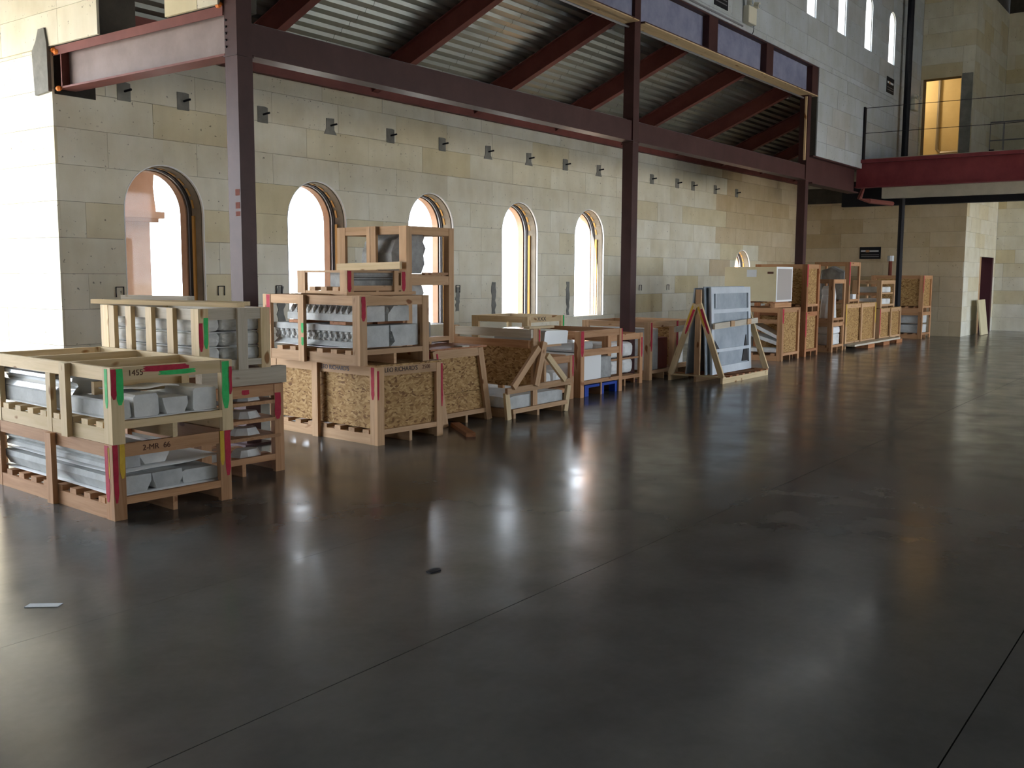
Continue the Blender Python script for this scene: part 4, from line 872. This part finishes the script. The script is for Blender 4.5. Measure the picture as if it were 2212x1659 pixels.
e = empty('blue_pallet', (11.26, 7.075, 0)); tag(e, 'blue plastic pallet under the foam crate', 'pallet')
box('deck', (0, 0.9), (0, 1.1), (0.115, 0.15), 'bluepallet', e)
for x in (0.0, 0.40, 0.80):
    for y in (0.0, 0.5, 1.0): box('foot', (x, x + 0.10), (y, y + 0.10), (0, 0.115), 'bluepallet', e)
G = roll_crate('roll_crate', 'reddish crate with two rows of white rolls just before the middle column', 12.28, 7.33, 1.03, 1.05, 0.77, 2, 2, 'red', 'white wrapped roll in the crate before the middle column', marks=[('fr', 'y0', 0.98, 1.01, 0.4, 0.7, 'red')])
H1 = Crate('stone_crate', 'open crate with red painted posts just past the middle column', 13.66, 7.40, 0, 0.98, 1.25, 0.91, 0, 'pink', None, far=True, marks=[('fl', 'y0', 0.03, 0.065, 0.45, 0.90, 'red'), ('fr', 'y0', 0.90, 0.94, 0.45, 0.90, 'red')])
place_round(H1, 0.12, 0.08, 0.14, (0.30, 0.9, 0.66), 'upright grey slab in the crate past the middle column', 'slab_stone', 'stone', 'stone', 0.01)
place_round(H1, 0.46, 0.12, 0.14, (0.36, 0.9, 0.5), 'rusty brown stone block in the crate past the middle column', 'stone_block', 'stone', 'brown', 0.01)
H2 = Crate('stone_crate', 'open crate with red posts behind the leaning galvanised panels', 14.80, 7.56, 0, 0.95, 1.25, 0.88, 0, 'pink', None, far=True, osb=('x0',), marks=[('fl', 'y0', 0.02, 0.07, 0.4, 0.88, 'red')])
place_round(H2, 0.12, 0.2, 0.14, (0.6, 0.8, 0.35), 'pale stone block in the crate behind the galvanised panels', 'stone_block', 'stone', 'stonew', 0.01)

# --- I: A-frame with galvanised window panels
e = empty('panel_rack', (13.91, 6.28, 0)); tag(e, 'wooden A-frame rack with red and yellow paint carrying galvanised panels', 'rack'); E = e
LX, LY = 1.78, 0.92
box('rail', (0.0, LX), (0.0, T), (0.0, 0.085), 'pale', E); box('rail', (0.0, LX), (LY - T, LY), (0.0, 0.085), 'pale', E); box('stringer', (0.0, LX), (LY / 2 - T / 2, LY / 2 + T / 2), (0.0, 0.085), 'pink', E)
for k in range(8): box('slat', (0.02 + 0.24 * k, 0.11 + 0.24 * k), (0.0, LY), (0.085, 0.105), 'deep' if k else 'pale', E)
for s, xx in enumerate((0.02, LX - 0.02)):
    a1 = bar('brace', (xx, 0.03, 0.10), (xx, LY / 2 - 0.03, 1.20), WD, T, 'pale', E, up=(0, 1, 0)); a2 = bar('brace', (xx, LY - 0.03, 0.10), (xx, LY / 2 + 0.03, 1.20), WD, T, 'pale', E, up=(0, 1, 0))
    box('post', (xx + (0.025 if s == 0 else -0.065), xx + (0.065 if s == 0 else -0.025)), (LY / 2 - 0.045, LY / 2 + 0.045), (0.105, 1.42), 'pink' if s == 0 else 'pale', E)
    if s == 0:
        for aa in (a1, a2):
            MB().prism(ragged(-0.035, 0.005, 0.10, 0.50), lambda u, v, w: (v, w, u), -T / 2 - 0.002, T / 2 + 0.002).build('paint_mark', 'red', aa)
            MB().prism(ragged(0.005, 0.035, 0.22, 0.55), lambda u, v, w: (v, w, u), -T / 2 - 0.002, T / 2 + 0.002).build('paint_mark', 'yellow', aa)
bar('rail', (0.10, 0.215, 0.86), (LX - 0.02, 0.215, 0.90), WD, T, 'grey', E); bar('rail', (-0.02, LY - 0.11, 0.80), (LX + 0.3, LY - 0.11, 0.88), WD, T, 'grey', E)
box('block', (0.66, 0.80), (0.18, 0.196), (0.84, 0.93), 'pink', E); box('block', (1.3, 1.45), (0.18, 0.196), (0.85, 0.94), 'pink', E)
RK = Fr(E)
def panel(label, x, w, h, y, lean, frame=True, name='galvanised_panel'):
    e = empty(name); tag(e, label, 'panel', 'galvanised panels on the rack')
    box('sheet', (0, w), (0, 0.02), (0, h), 'galv', e)
    if frame:
        for X_, Z_ in (((0, 0.09), (0, h)), ((w - 0.09, w), (0, h)), ((0.09, w - 0.09), (0, 0.12)), ((0.09, w - 0.09), (h - 0.10, h)), ((0.09, w - 0.09), (0.25 * h, 0.25 * h + 0.05)), ((0.09, w - 0.09), (0.70 * h, 0.70 * h + 0.06)), ((0.16, 0.19), (0.76 * h, h - 0.10))):
            box('frame_bar', X_, (-0.025, 0.0), Z_, 'galvlight', e)
        MB().prism([(0.09, 0.12), (0.32, 0.31 * h - 0.05), (0.09, 0.42 * h)], lambda u, v, ww: (u, ww, v), -0.012, 0.0).build('gusset', 'rubber', e)
        MB().prism([(w - 0.09, 0.14), (w - 0.34, 0.14), (w - 0.16, 0.42 * h)], lambda u, v, ww: (u, ww, v), -0.012, 0.0).build('gusset', 'rubber', e)
    RK.put(e, x, y, 0.107, 0, math.radians(-lean)); return e
panel('framed galvanised panel leaning on the near side of the wooden rack', 0.17, 1.50, 1.35, 0.275, 2.5)
panel('plain galvanised sheet leaning behind the framed panel', 0.10, 1.50, 1.36, 0.33, 2.5, False)
panel('galvanised panel leaning on the rear side of the wooden rack', 0.10, 1.50, 1.34, 0.66, -5.0, False)

# --- J, K, L: taller crates
J1 = Crate('board_crate', 'crate with whitish strand board side under the cream box', 18.32, 7.08, 0, 0.94, 1.35, 1.02, 0, 'red', None, far=True, osb=('y0', 'y1'), mids=(), marks=[('fl', 'y0', 0.02, 0.07, 0.72, 1.0, 'red')])
box('rail', (0.005, T), (0.1, 1.2), (0.72, 0.80), 'red', J1.e)
for k, (z, l, ln) in enumerate(((0.16, 0.9, 0.0), (0.30, 0.8, 0.3), (0.42, 0.7, 0.45))):
    o = MB().prism([(0, 0), (l, l * ln), (l, l * ln + 0.07), (0, 0.07)], lambda u, v, w: (w, u, v), 0, 0.4).build('slab_stone', 'stonew'); tag(o, 'white stone slab in the crate under the cream box, %s' % ('lying flat', 'tilted lower one', 'tilted upper one')[k], 'stone', 'slabs under the cream box'); J1.put(o, 0.06, 0.12, z)
e = empty('cream_box', (18.30, 7.22, 1.112)); tag(e, 'cream coloured box with a white taped end and paper label', 'box')
box('body', (0, 0.82), (0, 1.06), (0.03, 0.69), 'cream', e)
for a in (((-0.005, 0.825), (-0.006, 0.0), (0.655, 0.695)), ((-0.005, 0.825), (-0.006, 0.0), (0.025, 0.06)), ((-0.005, 0.04), (-0.006, 0.0), (0.06, 0.655)), ((0.785, 0.825), (-0.006, 0.0), (0.06, 0.655))): box('tape', *a, 'foam', e)
box('end_sheet', (0.04, 0.785), (-0.003, 0.0), (0.06, 0.655), 'endsheet', e); box('label', (-0.003, 0.0), (0.40, 0.60), (0.50, 0.64), 'paper', e); box('stamp', (-0.003, 0.0), (0.06, 0.18), (0.56, 0.60), 'brownink', e)
for y in (0.05, 0.5, 0.95): box('runner', (0, 0.8), (y, y + 0.08), (0, 0.03), 'deep', e)
for y in (7.25, 8.15):
    o = box('skid_board', (18.34, 19.2), (y, y + 0.09), (1.022, 1.11), 'red'); tag(o, 'red brown skid board between the cream box and its crate, %s one' % ('front' if y < 8 else 'rear'), 'board')
K1 = Crate('board_crate', 'lower of two stacked dark red crates between the cream box and the farthest column', 19.62, 7.10, 0, 0.76, 1.1, 0.91, 0, 'deep', None, far=True, osb=('x0', 'y0', 'x1', 'y1'), marks=[('fl', 'y0', 0.02, 0.06, 0.4, 0.9, 'red')])
K2 = Crate('board_crate', 'upper of two stacked dark red crates between the cream box and the farthest column', 19.62, 7.10, 0.914, 0.76, 1.1, 0.955, 0, 'deep', None, far=True, osb=('x0', 'y0', 'x1', 'y1'), railtone='red', marks=[('fl', 'y0', 0.02, 0.06, 0.5, 0.95, 'red')])
L1 = Crate('stone_crate', 'low orange crate with pale blocks just past the farthest column', 21.18, 7.08, 0, 0.80, 0.44, 0.64, 0, 'red', None, far=True)
place_round(L1, 0.12, 0.05, 0.14, (0.55, 0.3, 0.24), 'lower bluish white block in the low orange crate', 'stone_block', 'stone', 'stonew', 0.03); place_round(L1, 0.10, 0.05, 0.385, (0.58, 0.3, 0.15), 'upper bluish white block in the low orange crate', 'stone_block', 'stone', 'foam', 0.03)
L2 = Crate('statue_crate', 'open crate with a white statue piece on the low orange crate', 21.18, 7.08, 0.644, 0.80, 0.44, 0.92, 0, 'red', None, far=True, basez=0.04)
o = lumpy([(-0.2, 0), (0.2, 0), (0.17, 0.2), (0.10, 0.35), (0.13, 0.5), (0.08, 0.62), (-0.02, 0.70), (-0.1, 0.62), (-0.08, 0.5), (-0.16, 0.3)], 0.26, 'stonew', 'statue_piece', 'white carved statue piece in the crate past the farthest column', 'statue'); L2.put(o, 0.36, 0.22, 0.08)

# --- M, N, O, Q, P: the far group
e = empty('plank_skid', (22.05, 6.83, 0)); tag(e, 'pale plank skid on dark blocks under the whitish board crate', 'skid')
for k in range(3): box('plank', (0.0, 3.6), (0.02 + 0.09 * k, 0.10 + 0.09 * k), (0.085, 0.125), 'grey', e)
for x in (0.9, 2.1, 3.2): box('block', (x, x + 0.5), (0.0, 0.28), (0, 0.085), 'deep', e)
Nc = Crate('board_crate', 'wide whitish strand board crate with yellow post on the plank skid', 22.32, 7.16, 0.0, 2.25, 0.95, 1.0, 0, 'pink', None, far=True, osb=('x0', 'y0', 'x1', 'y1'), midx=(1.06,), top='osb', marks=[('fl', 'y0', 0.02, 0.06, 0.5, 1.0, 'yellow'), ('fr', 'y0', 2.2, 2.24, 0.5, 1.0, 'yellow')])
Mc = Crate('relief_crate', 'tall open crate with a grey relief stone on the whitish board crate', 22.52, 7.18, 1.022, 0.78, 0.80, 0.93, 0, 'red', None, far=True, basez=0.04, marks=[('fl', 'y0', 0.0, 0.05, 0.4, 0.93, 'red')])
o = lumpy([(-0.33, 0), (0.33, 0), (0.33, 0.5), (0.30, 0.66), (0.10, 0.72), (0.0, 0.76), (-0.12, 0.70), (-0.33, 0.62)], 0.2, 'stoneg', 'relief_stone', 'grey relief stone standing in the tall far crate'); Mc.put(o, 0.30, 0.45, 0.08, math.radians(75))
place_round(Mc, 0.45, 0.05, 0.08, (0.25, 0.2, 0.12), 'small white block at the foot of the grey relief stone', 'stone_block', 'stone', 'foam', 0.01)
Q = Crate('board_crate', 'pinkish two panel strand board crate right of the whitish one', 24.78, 7.12, 0, 1.85, 0.9, 0.84, 0, 'pink', None, far=True, osb=('x0', 'y0', 'x1', 'y1'), midx=(0.85,), top='osb', marks=[('fl', 'y0', 0.0, 0.05, 0.2, 0.84, 'red')])
Oc = Crate('shelf_crate', 'open shelf crate of white slabs on the pinkish board crate', 24.85, 7.14, 0.862, 1.20, 0.70, 0.67, 0, 'pink', None, far=True, basez=0.04)
box('shelf', (0.04, 1.16), (0.03, 0.66), (0.34, 0.37), 'pink', Oc.e); box('rail', (0.004, T), (0.08, 0.6), (0.30, 0.37), 'red', Oc.e)
for k, (z, lb) in enumerate(((0.08, 'white slab on the lower level of the far shelf crate'), (0.372, 'white slab on the upper level of the far shelf crate'))): place_round(Oc, 0.12, 0.06, z, (0.9, 0.5, 0.14), lb, 'slab_stone', 'stone', 'stonew', 0.02)
P2 = Crate('slab_crate', 'low open crate of pale slabs at the far wall', 27.34, 6.78, 0, 0.92, 1.35, 0.70, 0, 'red', None, far=True)
for k, z in enumerate((0.14, 0.40)): place_round(P2, 0.10, 0.08, z, (0.72, 1.1, 0.22), '%s pale slab in the low crate at the far wall' % ('lower', 'upper')[k], 'slab_stone', 'stone', 'stone', 0.02)
P1 = Crate('board_crate', 'reddish board crate on top of the slab crate at the far wall', 27.34, 6.78, 0.704, 0.90, 1.35, 0.955, 0, 'red', None, far=True, osb=('x0', 'y0', 'x1', 'y1'), marks=[('fl', 'y0', 0.0, 0.05, 0.5, 0.95, 'red')])

# ------------------------------------------------------------------ litter on the floor
o = MB().prism([(-0.045, -0.02), (0.03, -0.03), (0.06, 0.0), (0.02, 0.03), (-0.04, 0.02)], lambda u, v, w: (u, v, w), 0, 0.006).build('rubber_scrap', 'black', None, (4.05, 3.52, 0.0005)); tag(o, 'small black scrap lying on the open floor', 'scrap')
o = MB().prism([(-0.08, -0.03), (0.08, -0.025), (0.085, 0.03), (-0.075, 0.025)], lambda u, v, w: (u, v, w), 0, 0.003).build('paper_scrap', 'paper', None, (2.45, 4.68, 0.0005), (0, 0, -0.9)); tag(o, 'pale paper scrap on the floor in front of the nearest crate', 'scrap')
